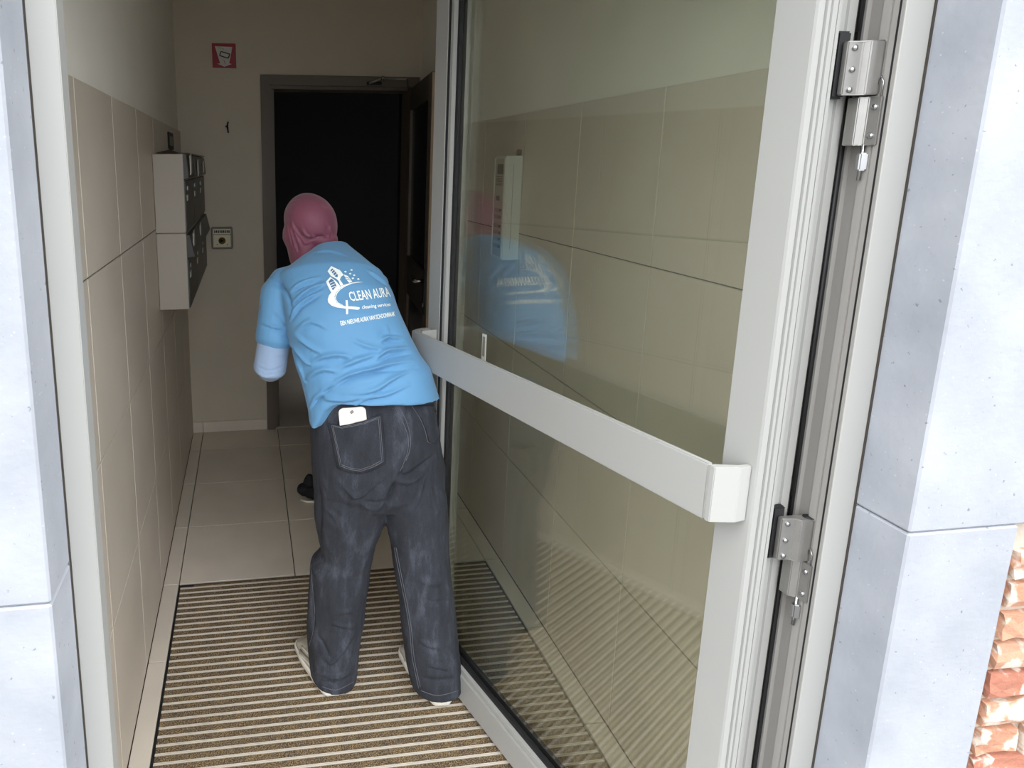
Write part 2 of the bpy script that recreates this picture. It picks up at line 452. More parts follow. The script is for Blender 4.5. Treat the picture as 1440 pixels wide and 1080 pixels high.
kp = H2 + e2 * (L2 - 0.055) - n2 * 0.012
tube('key_cylinder', [(kp.x + n2.x * 0.02, kp.y + n2.y * 0.02, 0.925), (kp.x, kp.y, 0.925)], 0.012, M['chrome'], d2)
# door closer arm on the frame head
cl = tag(empty('door_closer', (0.75, YB - 0.03, 2.05)), 'thin folding closer arm above the back doorway', 'door closer')
box('track_plate', 0.69, 0.775, YB - 0.032, YB - 0.018, 2.045, 2.062, M['black'], cl, 0.003)
tube('arm', [(0.70, YB - 0.036, 2.052), (0.775, YB - 0.05, 2.076)], 0.006, M['steel'], cl)
tube('arm', [(0.775, YB - 0.055, 2.076), (0.90, YB - 0.15, 2.062)], 0.005, M['steel'], cl)
tube('pivot', [(0.775, YB - 0.055, 2.066), (0.775, YB - 0.055, 2.088)], 0.009, M['chrome'], cl)
tube('bracket', [(0.895, YB - 0.15, 2.065), (0.897, YB - 0.15, 2.0)], 0.006, M['leaf_brown'], cl)

# ------------------------------------------------------------------ facade: bluestone jambs and brick
D0, D1 = 0.80, 0.893
SXL, SXR, SZ = -0.262, 0.990, 1.046
ZH = 2.28
wfl = tag(box('wall_front_left', -1.9, SXL - 0.03, D0 + 0.05, 1.0, -0.1, 3.4, M['mortar']), 'street facade left of the entrance, blue limestone blocks', 'wall', kind='structure')
wfr = tag(box('wall_front_right', SXR + 0.075, 3.4, D0 + 0.013, 1.0, -0.1, 3.4, M['mortar']), 'street facade right of the entrance, limestone and brick', 'wall', kind='structure')
wft = tag(box('wall_front_top', SXL - 0.03, SXR + 0.075, D0 + 0.05, 1.0, ZH + 0.06, 3.4, M['mortar']), 'facade wall above the entrance opening', 'wall', kind='structure')
def stone(x0, x1, z0, z1, parent):
    o = box('stone_block', x0, x1, D0, D1, z0, z1, M['stone'], parent, 0.003)
    return o
J = 0.001
stone(-1.2, SXL, -0.1, SZ - J, wfl); stone(-1.2, SXL, SZ + J, ZH + 0.04, wfl)
box('joint_mortar', -1.2, SXL - 0.006, D0 + 0.005, D1, SZ - J, SZ + J, M['stone'], wfl)
stone(SXR, 1.187, -0.1, SZ - J, wfr); stone(SXR, 1.50, SZ + J, ZH + 0.04, wfr)
box('joint_mortar', SXR + 0.006, 1.187, D0 + 0.005, D1, SZ - J, SZ + J, M['stone'], wfr)
stone(SXL - 0.2, SXR + 0.2, ZH + 0.044, ZH + 0.35, wft)
# bricks beside the lower right block
def brick_mesh(seed, w):
    rd = random.Random(seed)
    bm = bmesh.new(); bmesh.ops.create_cube(bm, size=1.0)
    bmesh.ops.scale(bm, vec=(w, 0.05, 0.0435), verts=bm.verts)
    bmesh.ops.subdivide_edges(bm, edges=bm.edges, cuts=2, use_grid_fill=True)
    for v in bm.verts:
        v.co += Vector((rd.uniform(-1, 1), rd.uniform(-1, 1), rd.uniform(-1, 1))) * 0.0028
    me = bpy.data.meshes.new('brick'); bm.to_mesh(me); bm.free(); me.materials.append(M['brick'])
    return me
bmv = [brick_mesh(k, 0.17) for k in range(5)]; bmh = [brick_mesh(40 + k, 0.078) for k in range(3)]
row = 0
z = 0.03
while z < 1.02:
    x = 1.187 + 0.012
    first = row % 2 == 1
    while x < 1.75:
        me = random.choice(bmh if first else bmv); w = 0.078 if first else 0.17
        o = link('brick', me, None, wfr, loc=(x + w / 2, D0 + 0.025 + random.uniform(-0.0015, 0.0015), z))
        o.rotation_euler = (0, random.uniform(-0.01, 0.01), 0)
        x += w + 0.012; first = False
    row += 1
    z += 0.0555
pav = tag(box('floor_pavement', -40, 40, -60, 0.72, -0.16, -0.02, M['paving']), 'grey pavement outside the entrance', 'pavement', kind='structure')
thr = tag(box('trim_3', SXL - 0.02, SXR + 0.02, 0.72, 0.985, -0.05, -0.002, M['stone'], bev=0.004), 'blue limestone door sill', 'sill', kind='structure')

# ------------------------------------------------------------------ entrance door frame
tr1 = tag(empty('trim_1', (0.36, 0.93, 0)), 'light grey aluminium frame of the entrance door', 'door frame', kind='structure')
jr = [(1.065, .8935), (.942, .8935), (.942, .8985), (.9505, .8985), (.9505, .9035), (.9445, .9035), (.9445, .913), (.9475, .9135), (.9475, .917), (.9445, .9175), (.9445, .930), (.953, .932), (.953, .958), (.947, .960), (.947, .985), (1.065, .985)]
prism('hinge_jamb', jr, -0.001, ZH, M['alu_in'], tr1)
prism('jamb_cover', [(1.065, .8915), (.9435, .8915), (.9425, .8925), (.9425, .8934), (1.065, .8934)], 0, ZH, M['alu'], tr1)
jl = [(-0.355, .8935), (-0.224, .8935), (-0.224, .899), (-0.238, .901), (-0.238, .985), (-0.355, .985)]
prism('lock_jamb', jl, -0.001, ZH, M['alu'], tr1, 0.0012)
box('frame_gasket', -0.2365, -0.2290, 0.9022, 0.907, 0, ZH, M['black'], tr1)
box('sealant', .9865, .9898, .8895, .8914, 0, ZH, M['grout'], tr1)
box('sealant', -.2618, -.2598, .8915, .8934, 0, ZH, M['grout'], tr1)
box('frame_gasket', 0.9415, 0.947, 0.964, 0.969, 0, ZH, M['black'], tr1)
box('frame_gasket', 0.9435, 0.9505, 0.8985, 0.9034, 0, ZH, M['black'], tr1)
box('frame_head', -0.224, 0.942, .8935, .985, ZH - 0.06, ZH, M['alu'], tr1)

# ------------------------------------------------------------------ entrance door leaf
d1 = tag(empty('door_1', (0.8143, 0.9046, 0)), 'glass entrance door with light grey frame, swung inwards', 'door', kind='structure')
A1 = math.atan(0.28)
HG = Vector((0.8143, 0.9046)); ev = Vector((-math.sin(A1), math.cos(A1))); nv = Vector((math.cos(A1), math.sin(A1)))
LD = 1.033
ZB, ZTP = 0.012, 2.20
def dp(e, n): return HG + ev * e + nv * n
def leaf(name, pts, z0, z1, m, parent=None, bev=0.0):
    return prism(name, [dp(*p) for p in pts], z0, z1, m, parent or d1, bev)
def lbox(name, e0, e1, n0, n1, z0, z1, m, parent=None, bev=0.0):
    return leaf(name, [(e0, n0), (e1, n0), (e1, n1), (e0, n1)], z0, z1, m, parent, bev)
hs = [(.062, 0), (.004, 0), (0, .001), (0, .014), (.004, .0145), (.004, .021), (0, .0215), (0, .028), (.003, .0285), (.003, .033), (0, .0335), (0, .044), (.010, .0445), (.010, .052), (.004, .0525), (.004, .060), (.020, .0605), (.020, .078), (.024, .0785), (.024, .084), (.020, .0845), (.020, .096), (.024, .0965), (.024, .104), (.020, .1045), (.020, .124), (.062, .124), (.062, .080), (.062, .030), (.056, .028), (.056, .004)]
leaf('hinge_stile', hs, ZB, ZTP, M['alu'])
ls = [(LD, 0), (LD, .070), (LD + .012, .071), (LD + .012, .085), (LD - .062, .085), (LD - .062, 0.002), (LD - .060, 0)]
leaf('lock_stile', ls, ZB, ZTP, M['alu'])
lbox('bottom_rail', .062, LD - .062, 0.0, .072, ZB, 0.095, M['alu'], bev=0.002)
lbox('top_rail', .062, LD - .062, 0.0, .075, ZTP - 0.08, ZTP, M['alu'], bev=0.002)
# glazing beads and gaskets
lbox('glazing_bead', LD - .066, LD - .062, .001, .026, .095, ZTP - .08, M['black'])
lbox('glazing_bead', LD - .082, LD - .066, .005, .026, .112, ZTP - .08, M['alu'], bev=0.002)
lbox('glazing_bead', .062, LD - .066, .006, .026, .095, .112, M['alu'], bev=0.002)
lbox('glazing_gasket', LD - .093, LD - .082, .017, .027, .112, ZTP - .08, M['black'])
lbox('glazing_gasket', .066, LD - .082, .015, .027, .112, .121, M['black'])
lbox('glazing_gasket', .062, .068, .010, .027, .112, ZTP - .08, M['black'])
sp = [(LD - .10, .034), (LD - .082, .034), (LD - .082, .046), (LD - .10, .046)]
leaf('spacer_bar', sp, .112, ZTP - .08, M['steel'])
lbox('spacer_bar', .066, LD - .10, .034, .046, .112, .128, M['black'])
lbox('glass_pane', .060, LD - .074, .028, .034, .10, ZTP - .072, M['glass'])
leaf('glass_pane', [(.060, .0463), (LD - .074, .0510), (LD - .074, .0570), (.060, .0523)], .10, ZTP - .072, M['glass'])
gl_ = lbox('painted_reflection', .778, .796, .0266, .0276, 1.045, 1.150, M['panel_white'])  # stands in for a reflection in the glass, modelled as a plate
lbox('reflection_mark', .782, .792, .0256, .0264, 1.088, 1.143, M['grey_plate'], gl_)  # dark parts of the same painted reflection
lbox('reflection_mark', .784, .790, .0256, .0264, 1.050, 1.075, M['grey_plate'], gl_)
# flat push bar on brackets
PZ0, PZ1 = 1.016, 1.116
pb = leaf('push_bar', [(.041, -.062), (LD - .018, -.062), (LD - .018, -.050), (.041, -.050)], PZ0, PZ1, M['alu'], bev=0.0025)
leaf('bracket', [(.040, -.062), (.030, -.062), (.012, -.024), (.010, -.001), (.018, -.001), (.020, -.020), (.036, -.050), (.040, -.050)], PZ0 + .001, PZ1 - .001, M['alu'], pb, 0.0012)
leaf('bracket', [(LD - .017, -.062), (LD - .010, -.062), (LD + .003, -.026), (LD + .003, -.001), (LD - .016, -.001), (LD - .016, -.020), (LD - .024, -.050), (LD - .017, -.050)], PZ0 + .001, PZ1 - .001, M['alu'], pb, 0.0012)
lbox('bracket_post', LD - .05, LD - .044, -.050, -.001, PZ0 + .012, PZ1 + .004, M['alu'], pb)
# lock face plate seen on the free edge
lbox('lock_plate', LD + .0, LD + .003, .02, .045, 0.95, 1.20, M['steel'])

# two hinges
def hinge(zt):
    h = empty('hinge', (0.92, 0.945, zt)); adopt(h, d1)
    def q(name, pts, z0, z1, m, bev=0.0): 
        return prism(name, pts, z0, z1, m, h, bev)
    q('backing_pad', [(.884, .9385), (.908, .9385), (.908, .952), (.884, .952)], zt - 0.082, zt + 0.016, M['black'], 0.003)
    q('door_plate', [(.893, .928), (.917, .927), (.922, .918), (.944, .9165), (.951, .920), (.9525, .928), (.949, .936), (.923, .937), (.918, .938), (.893, .938)], zt - 0.078, zt, M['steel'], 0.0015)
    tube('knuckle', [(.9425, .9275, zt - .0785), (.9425, .9275, zt + .0008)], 0.0092, M['black'], h, 14)
    q('frame_plate', [(.924, .948), (.927, .931), (.933, .9285), (.9385, .925), (.9405, .907), (.9443, .9065), (.9443, .95)], zt - 0.152, zt - 0.080, M['steel'], 0.0012)
    q('adjuster', [(.933, .921), (.9435, .916), (.9435, .928), (.935, .931)], zt - 0.190, zt - 0.163, M['chrome'], 0.002)
    tube('adjuster_pin', [(.939, .924, zt - .205), (.939, .924, zt - .150)], 0.003, M['chrome'], h)
    tube('wire_clip', [(.9415, .909, zt - .081), (.9405, .908, zt - .060), (.9405, .912, zt - .052), (.9405, .917, zt - .056), (.9415, .918, zt - .066)], 0.0012, M['chrome'], h)
    for z in (zt - .096, zt - .138):
        tube('screw', [(.942, .9155, z), (.9375, .9150, z), (.936, .9148, z)], [.0045, .0045, .0025], M['chrome'], h, 12)
    for x, y, z in ((.904, .9275, zt - .010), (.904, .9275, zt - .041), (.904, .9275, zt - .070)):
        tube('screw', [(x, y + .004, z), (x, y - .002, z), (x, y - .0035, z)], [.0045, .0045, .0025], M['chrome'], h, 12)
hinge(1.781)
hinge(1.006)
tube('door_gasket', [(.934, .957, -0.0 + .03), (.934, .957, .92), (.930, .953, .935)], .0027, M['black'], d1)
tube('door_gasket', [(.934, .957, 1.03), (.934, .957, 1.68)], .0027, M['black'], d1)
tube('door_gasket', [(.934, .957, 1.80), (.934, .957, 2.18)], .0027, M['black'], d1)

# ------------------------------------------------------------------ entrance mat
em = tag(empty('entrance_mat', (0.32, 1.7, 0)), 'ribbed entrance mat of aluminium profiles and brown carpet strips', 'mat')
MX0, MX1, MY0, MY1 = -0.2965, 0.9355, 0.99, 2.362
box('tray', MX0, MX1, MY0, MY1, -0.0138, -0.010, M['black'], em)
for nm, a in (('frame_bar', (MX0, MX0 + .005, MY0, MY1)), ('frame_bar', (MX1 - .005, MX1, MY0, MY1)), ('frame_bar', (MX0, MX1, MY1 - .004, MY1))):
    box(nm, *a, -0.010, 0.0005, M['black'], em)
PIT = 0.0295
bm = bmesh.new()
W = MX1 - MX0 - 0.012
prof = [(-.0036, -.010), (-.0036, .0014), (-.0012, .0014), (-.0012, -.0030), (.0012, -.0030), (.0012, .0014), (.0036, .0014), (.0036, -.010)]
a = [bm.verts.new((-W / 2, p[0], p[1])) for p in prof]; b = [bm.verts.new((W / 2, p[0], p[1])) for p in prof]
bm.faces.new(a); bm.faces.new(b)
for i in range(8): bm.faces.new((a[i], a[(i + 1) % 8], b[(i + 1) % 8], b[i]))
bmesh.ops.recalc_face_normals(bm, faces=bm.faces)
me_al = bpy.data.meshes.new('metal_profile'); bm.to_mesh(me_al); bm.free(); me_al.materials.append(M['mat_metal'])
me_ca = box_mesh(W, PIT - .0078, .010, 0.0012, 'carpet'); me_ca.materials.append(M['carpet'])
y = 2.341
k = 0
while y > MY0 + 0.02:
    link('carpet_strip', me_ca, None, em, loc=((MX0 + MX1) / 2, y + PIT / 2, -0.0045) if k else ((MX0 + MX1) / 2, y + PIT / 2 - .004, -0.0045))
    link('metal_profile', me_al, None, em, loc=((MX0 + MX1) / 2, y, 0))
    y -= PIT; k += 1
box('corner_clip', MX0 + .002, MX0 + .055, MY1 - .016, MY1 - .002, -0.004, 0.003, M['black'], em, 0.002)

# ------------------------------------------------------------------ things on the walls
# mailboxes
mb = tag(empty('mailbox_bank', (XL, 3.26, 1.025)), 'bank of six wall mailboxes with dark fronts on the left wall', 'mailbox')
XM = -0.242
for z0, z1 in ((1.025, 1.332), (1.334, 1.641)):
    box('casing', XL + 0.001, XM, 2.675, 3.84, z0, z1, M['mail_body'], mb, 0.002)
CW = (3.84 - 2.675) / 3
for r, z0 in enumerate((1.025, 1.334)):
    for c in range(3):
        y0 = 2.675 + c * CW
        dr = box('mailbox_door', XM - .002, XM + .006, y0 + .004, y0 + CW - .004, z0 + .006, z0 + .205, M['mail_door'], mb, 0.002)
        box('lock', XM + .006, XM + .012, y0 + .03, y0 + .055, z0 + .165, z0 + .185, M['chrome'], dr, 0.002)
        box('name_plate', XM + .006, XM + .008, y0 + .03, y0 + .09, z0 + .125, z0 + .148, M['paper'], dr)
        tilt = 0.018 if r else 0.03
        v = [(XM - .002, y0 + .004, z0 + .21), (XM + tilt, y0 + .004, z0 + .215), (XM + .012, y0 + .004, z0 + .300), (XM - .002, y0 + .004, z0 + .302)]
        v += [(p[0], y0 + CW - .004, p[2]) for p in v]
        pyd('mail_flap', v, [(0, 1, 2, 3), (7, 6, 5, 4), (0, 4, 5, 1), (1, 5, 6, 2), (2, 6, 7, 3), (3, 7, 4, 0)], M['mail_door'], mb)
box('top_rim', XL + .001, XM + .012, 2.80, 3.84, 1.641, 1.648, M['mail_door'], mb, 0.002)
lt = ['white envelope in the near upper mailbox flap', 'white envelope in the middle upper mailbox flap', 'white envelope in the far upper mailbox flap', 'white envelope in the near lower mailbox flap', 'white envelope in the middle lower mailbox flap']
for lab, (yy, zz, hh) in zip(lt, ((2.74, 1.56, .075), (3.16, 1.55, .065), (3.55, 1.56, .05), (2.74, 1.235, .09), (3.15, 1.25, .07))):
    o = pyd('envelope', [(XM + .02 + .018 * (i & 1) * 0 + (.022 if k else 0) * 0 + .003 * i2, yy + dy, zz + (hh if k else 0) + .01 * i) for i2 in (0, 1) for k in (0, 1) for i, dy in ((0, 0), (1, .07))],
            [(0, 1, 3, 2), (4, 6, 7, 5), (0, 4, 5, 1), (2, 3, 7, 6), (0, 2, 6, 4), (1, 5, 7, 3)], M['paper'])
    tag(o, lab, 'envelope', 'mail sticking out of the mailbox flaps')
lf = tag(empty('leaflet_pile', (-0.30, 2.75, 1.641)), 'dark crumpled leaflets lying on top of the mailboxes', 'leaflets')
for i in range(5):
    yy = 2.69 + i * .03; zz = 1.6415 + .003 * i
    v, f = tube_geo([(XL + .02 + .01 * i, yy, zz + .003), (XL + .06, yy + .01, zz + .006 + .004 * (i % 2)), (XM - .02 - .01 * i, yy, zz + .003)], .0035, 5)
    pyd('leaflet', v, f, M['leaflet'], lf)
wp = tag(box('wall_plate', XL, XL + .004, 3.24, 3.46, 1.672, 1.752, M['black'], bev=0.003), 'small dark plate on the left wall above the mailboxes', 'wall plate')
box('plate_slot', XL + .004, XL + .006, 3.29, 3.41, 1.69, 1.735, M['grey_plate'], wp, 0.001)

# red fire alarm / evacuation sign
sg = tag(empty('fire_sign', (-0.105, YB, 2.12)), 'square red sign with white downward arrow high on the back wall', 'sign')
SX0, SX1, SZ0, SZ1 = -0.172, -0.037, 2.121, 2.256
def flat(name, pts, y, m, parent, th=0.001):
    n = len(pts)
    v = [(SX0 + p[0] * (SX1 - SX0), y, SZ1 - p[1] * (SZ1 - SZ0)) for p in pts] + [(SX0 + p[0] * (SX1 - SX0), y + th, SZ1 - p[1] * (SZ1 - SZ0)) for p in pts]
    return pyd(name, v, [tuple(range(n)), tuple(range(2 * n - 1, n - 1, -1))] + [(i, i + n, (i + 1) % n + n, (i + 1) % n) for i in range(n)], m, parent)
box('sign_plate', SX0, SX1, YB - .005, YB - .0005, SZ0, SZ1, M['sign_white'], sg)
flat('red_field', [(.02, .02), (.98, .02), (.98, .98), (.02, .98)], YB - .0062, M['sign_red'], sg)
flat('white_arrow', [(.14, .14), (.84, .16), (.70, .80), (.80, .82), (.50, .93), (.22, .82), (.33, .80)], YB - .0074, M['sign_white'], sg)
for a, b_ in (((.38, .34), (.74, .44)), ((.74, .44), (.66, .60)), ((.66, .60), (.32, .50)), ((.32, .50), (.38, .34))):
    dx, dy = b_[0] - a[0], b_[1] - a[1]; l = math.hypot(dx, dy); ox, oy = -dy / l * .022, dx / l * .022
    flat('black_outline', [(a[0] + ox, a[1] + oy), (b_[0] + ox, b_[1] + oy), (b_[0] - ox, b_[1] - oy), (a[0] - ox, a[1] - oy)], YB - .0086, M['black'], sg)
for p in (((.28, .18), (.40, .22), (.39, .24), (.27, .20)), ((.44, .22), (.50, .24), (.49, .27), (.43, .25)), ((.46, .66), (.52, .70), (.56, .84), (.53, .84), (.49, .73))):
    flat('black_mark', p, YB - .0086, M['grey_plate'], sg)
# hook
hk = tag(tube('wall_hook', [(-.097, YB, 1.80), (-.097, YB - .02, 1.80), (-.097, YB - .025, 1.82), (-.092, YB - .025, 1.835)], .004, M['black']), 'small black hook on the back wall below the red sign', 'hook')
tube('hook_stem', [(-.097, YB - .012, 1.81), (-.094, YB - .016, 1.775)], .004, M['black'], hk)
tube('hook_arm', [(-.097, YB - .02, 1.815), (-.108, YB - .02, 1.808)], .003, M['black'], hk)
# key switch box
kb = tag(empty('key_switch', (-.147, YB, 1.125)), 'square grey key switch box with beige plate on the back wall', 'switch')
box('housing', -.208, -.086, YB - .03, YB - .0005, 1.124, 1.249, M['grey_plate'], kb, 0.006)
box('face_plate', -.196, -.098, YB - .033, YB - .0301, 1.136, 1.205, M['beige_plate'], kb, 0.002)
box('label_strip', -.196, -.098, YB - .033, YB - .0301, 1.209, 1.238, M['beige_plate'], kb, 0.001)
for i in range(9):
    box('label_letter', -.190 + i * .010, -.183 + i * .010, YB - .0345, YB - .0331, 1.216 + (.001 if i % 2 else 0), 1.231, M['black'], kb)
tube('key_cylinder', [(-.147, YB - .033, 1.172), (-.147, YB - .044, 1.172)], .020, M['brass'], kb, 16)
tube('key_slot', [(-.147, YB - .0441, 1.172), (-.147, YB - .0455, 1.172)], .008, M['black'], kb, 10)
for dx in (-.028, .030): tube('indicator', [(-.147 + dx, YB - .033, 1.15), (-.147 + dx, YB - .036, 1.15)], .004, M['grey_plate'], kb)

# intercom panel on the right wall, seen through the glass
ic = tag(empty('intercom_panel', (XR, 2.39, 1.25)), 'tall white intercom box with buttons on the right wall', 'intercom')
XI = 0.936
v = [(XI + .006, 2.345), (XI, 2.352), (XI, 2.448), (XI + .006, 2.455), (XR - .0005, 2.455), (XR - .0005, 2.345)]
prism('housing', v, 1.25, 1.632, M['panel_white'], ic, 0.003)
box('front_plate', XI - .0035, XI - .0005, 2.354, 2.440, 1.262, 1.622, M['mail_body'], ic, 0.001)
box('side_rim', XI - .006, XI, 2.440, 2.447, 1.258, 1.626, M['panel_white'], ic, 0.001)
box('side_seam', XI + .028, XI + .0295, 2.3443, 2.3449, 1.29, 1.60, M['grey_plate'], ic)
fp = XI - .0036
box('camera_window', fp - .002, fp, 2.36, 2.415, 1.565, 1.602, M['black'], ic, 0.001)
for i in range(6): box('speaker_slot', fp - .001, fp, 2.365, 2.425, 1.525 + .006 * i, 1.528 + .006 * i, M['black'], ic)
box('display', fp - .002, fp, 2.385, 2.415, 1.468, 1.486, M['black'], ic, 0.001)
for i in range(6):
    z = 1.30 + i * .025 + (.008 if i > 3 else 0)
    tube('call_button', [(fp, 2.368, z), (fp - .005, 2.368, z)], .006, M['black'], ic, 10)
    box('name_label', fp - .001, fp, 2.385, 2.43, z - .007, z + .007, M['grey_plate'], ic)
cc = tag(box('cable_clip', XR - .012, XR - .0003, 2.36, 2.385, 1.633, 1.655, M['leaflet'], bev=0.003), 'small dark clip on top of the white intercom box', 'clip')

# ------------------------------------------------------------------ cloth and body tools
def sring(c, ux, uy, a, b, n=40, pw=2.0, off=None, axis=None):
    out = []
    for k in range(n):
        t = 2 * math.pi * k / n
        cx, sy_ = math.cos(t), math.sin(t)
        x = math.copysign(abs(cx) ** (2 / pw), cx) * a; y = math.copysign(abs(sy_) ** (2 / pw), sy_) * b
        p = c + ux * x + uy * y
        if off: p = p + axis * off(t)
        out.append(p)
    return out
def loft(rings):
    n = len(rings[0]); V = []; F = []
    for r in rings: V += r
    for i in range(len(rings) - 1):
        for k in range(n):
            F.append((i * n + k, i * n + (k + 1) % n, (i + 1) * n + (k + 1) % n, (i + 1) * n + k))
    for base, rv in ((0, True), ((len(rings) - 1) * n, False)):
        c = sum(rings[0] if base == 0 else rings[-1], Vector()) / n
        V.append(c); ci = len(V) - 1
        for k in range(n):
            q = (base + k, base + (k + 1) % n, ci)
            F.append(q[::-1] if rv else q)
    return V, F
def pring(pl, pr, py, Y, b, lean=0.0, pw=2.2, py2=None, off=None, n=40):
    """ring whose left and right limits were measured on the photo at distance Y"""
    A = at(pl, py, Y); B = at(pr, py2 if py2 else py, Y)
    ux = (B - A).normalized(); a = (B - A).length / 2
    back = Vector((0, -math.cos(lean), math.sin(lean)))
    back = (back - ux * back.dot(ux)).normalized()
    return sring((A + B) / 2, ux, -back, a, b, n, pw, off, -back.cross(ux))
def limb(pts, rad, n=20):
    """tapered limb through pts with round ends"""
    pts = [Vector(p) for p in pts]
    t0 = (pts[0] - pts[1]).normalized(); t1 = (pts[-1] - pts[-2]).normalized()
    P = [pts[0] + t0 * rad[0] * .8] + pts + [pts[-1] + t1 * rad[-1] * .8]
    Rr = [rad[0] * .5] + list(rad) + [rad[-1] * .5]
    return tube_geo(P, Rr, n)
def ball(c, ax, n=24, m=16):
    """ellipsoid; ax = three axis vectors scaled by their radii"""
    V = []; F = []
    for i in range(1, m):
        th = math.pi * i / m
        for k in range(n):
            ph = 2 * math.pi * k / n
            V.append(Vector(c) + ax[0] * (math.sin(th) * math.cos(ph)) + ax[1] * (math.sin(th) * math.sin(ph)) + ax[2] * math.cos(th))
    for i in range(m - 2):
        for k in range(n):
            F.append((i * n + k, i * n + (k + 1) % n, (i + 1) * n + (k + 1) % n, (i + 1) * n + k))
    V.append(Vector(c) + ax[2]); V.append(Vector(c) - ax[2])
    for k in range(n):
        F.append((len(V) - 2, (k + 1) % n, k)); o = (m - 2) * n
        F.append((len(V) - 1, o + k, o + (k + 1) % n))
    return V, F
def remesh(parts, voxel, smooth=6):
    V, F = joinp(parts)
    me = bpy.data.meshes.new('tmp'); me.from_pydata([tuple(p) for p in V], [], F); me.update()
    bm = bmesh.new(); bm.from_mesh(me); bmesh.ops.recalc_face_normals(bm, faces=bm.faces); bm.to_mesh(me); bm.free()
    o = bpy.data.objects.new('tmp', me); COL.objects.link(o)
    md = o.modifiers.new('r', 'REMESH'); md.mode = 'VOXEL'; md.voxel_size = voxel; md.adaptivity = 0
    if smooth:
        ms = o.modifiers.new('s', 'SMOOTH'); ms.factor = 0.5; ms.iterations = smooth
    dg = bpy.context.evaluated_depsgraph_get()
    out = bpy.data.meshes.new_from_object(o.evaluated_get(dg))
    bpy.data.objects.remove(o); bpy.data.meshes.remove(me)
    return out
def arrays(me):
    n = len(me.vertices)
    co = np.empty(n * 3); me.vertices.foreach_get('co', co)
    no = np.empty(n * 3); me.vertices.foreach_get('normal', no)
    return co.reshape(-1, 3), no.reshape(-1, 3)
def bvh_of(me):
    return BVHTree.FromPolygons([v.co.copy() for v in me.vertices], [tuple(p.vertices) for p in me.polygons])
def hit(bv, px, py):
    d = ray(px, py).normalized()
    h = bv.ray_cast(CAMP, d)
    return h
def resample(pts, n):
    pts = [Vector((p[0], p[1], 0)) for p in pts]
    # smooth through the points
    out = []
    m = len(pts)
    for i in range(n):
        t = i / (n - 1) * (m - 1); k = min(int(t), m - 2); u = t - k
        p0 = pts[max(k - 1, 0)]; p1 = pts[k]; p2 = pts[k + 1]; p3 = pts[min(k + 2, m - 1)]
        out.append(0.5 * ((2 * p1) + (p2 - p0) * u + (2 * p0 - 5 * p1 + 4 * p2 - p3) * u * u + (3 * p1 - p0 - 3 * p2 + p3) * u ** 3))
    return [(p.x, p.y) for p in out]
def on_surface(bv, pts, n=10, lift=0.0):
    out = []
    for p in resample(pts, n):
        h = hit(bv, *p)
        if h[0] is not None:
            out.append(h[0] + h[1] * lift)
    return out
def folds(me, specs, gain=1.0):
    """raise or sink soft ridges along lines lying on the cloth; spec = (pixels, width, height)"""
    bv = bvh_of(me)
    co, no = arrays(me)
    disp = np.zeros(len(co))
    for pts, w, amp in specs:
        L = on_surface(bv, pts, 9)
        if len(L) < 3: continue
        P = np.array([tuple(p) for p in L])
        box_lo = P.min(0) - 5 * w; box_hi = P.max(0) + 5 * w
        sel = np.where(np.all((co > box_lo) & (co < box_hi), axis=1))[0]
        if not len(sel): continue
        c = co[sel]; best = np.full(len(sel), 9.0); tp = np.zeros(len(sel))
        ns = len(P) - 1
        for i in range(ns):
            a = P[i]; d = P[i + 1] - a; L2_ = (d @ d) + 1e-12
            t = np.clip(((c - a) @ d) / L2_, 0, 1)
            q = np.linalg.norm(c - (a + t[:, None] * d), axis=1)
            k = q < best
            best[k] = q[k]; tp[k] = (i + t[k]) / ns
        taper = np.clip(np.minimum(tp, 1 - tp) * 3.0, 0, 1); taper = taper * taper * (3 - 2 * taper)
        w = w * .82; g = np.exp(-best / (.7 * w)) if amp < 0 else np.exp(-(best / w) ** 2) - 0.42 * np.exp(-(best / (2.2 * w)) ** 2)
        disp[sel] += gain * amp * g * (0.15 + 0.85 * taper)
    co = co + no * disp[:, None]
    me.vertices.foreach_set('co', co.ravel()); me.update()
def ripple(me, amp, scale, seed=0.0):
    co, no = arrays(me)
    off = Vector((seed, seed * 1.7, seed * 0.3))
    d = np.array([noise.noise(Vector(p) * scale + off) for p in co]) * amp
    me.vertices.foreach_set('co', (co + no * d[:, None]).ravel()); me.update()
def zp(pts, ox, oy, s): return [(ox + x / s, oy + y / s) for x, y in pts]

# ------------------------------------------------------------------ the person
person_lean = math.radians(38)
# --- shirt
hem_off = lambda t: .080 * math.exp(-((t - 1.09 * math.pi) / .30) ** 2)
tor = [
    pring(434, 616, 560, 1.775, .126, math.radians(9), py2=558, off=hem_off),
    pring(431, 613, 552, 1.778, .126, math.radians(9), py2=548, off=lambda t: .8 * hem_off(t)),
    pring(422, 603, 533, 1.785, .122, math.radians(6), py2=515),
    pring(413, 589, 506, 1.80, .118, math.radians(8), py2=497),
    pring(405, 576, 474, 1.825, .120, math.radians(10)),
    pring(399, 563, 443, 1.855, .124, math.radians(14)),
    pring(390, 551, 414, 1.895, .122, math.radians(24)),
    pring(388, 538, 394, 1.935, .108, math.radians(34), py2=389),
    pring(407, 519, 379, 1.975, .090, math.radians(42), py2=376),
    pring(428, 501, 364, 2.01, .066, math.radians(42), py2=360),
    pring(440, 489, 352, 2.035, .048, math.radians(36), py2=347),
]
shL = at(395, 414, 1.92); elL = at(379.5, 518, 1.87)
slv = shL.lerp(elL, .64)
shR = at(521, 401, 1.98); elR = Vector((.415, 2.18, 1.03))
sR2 = shR.lerp(elR, .72)
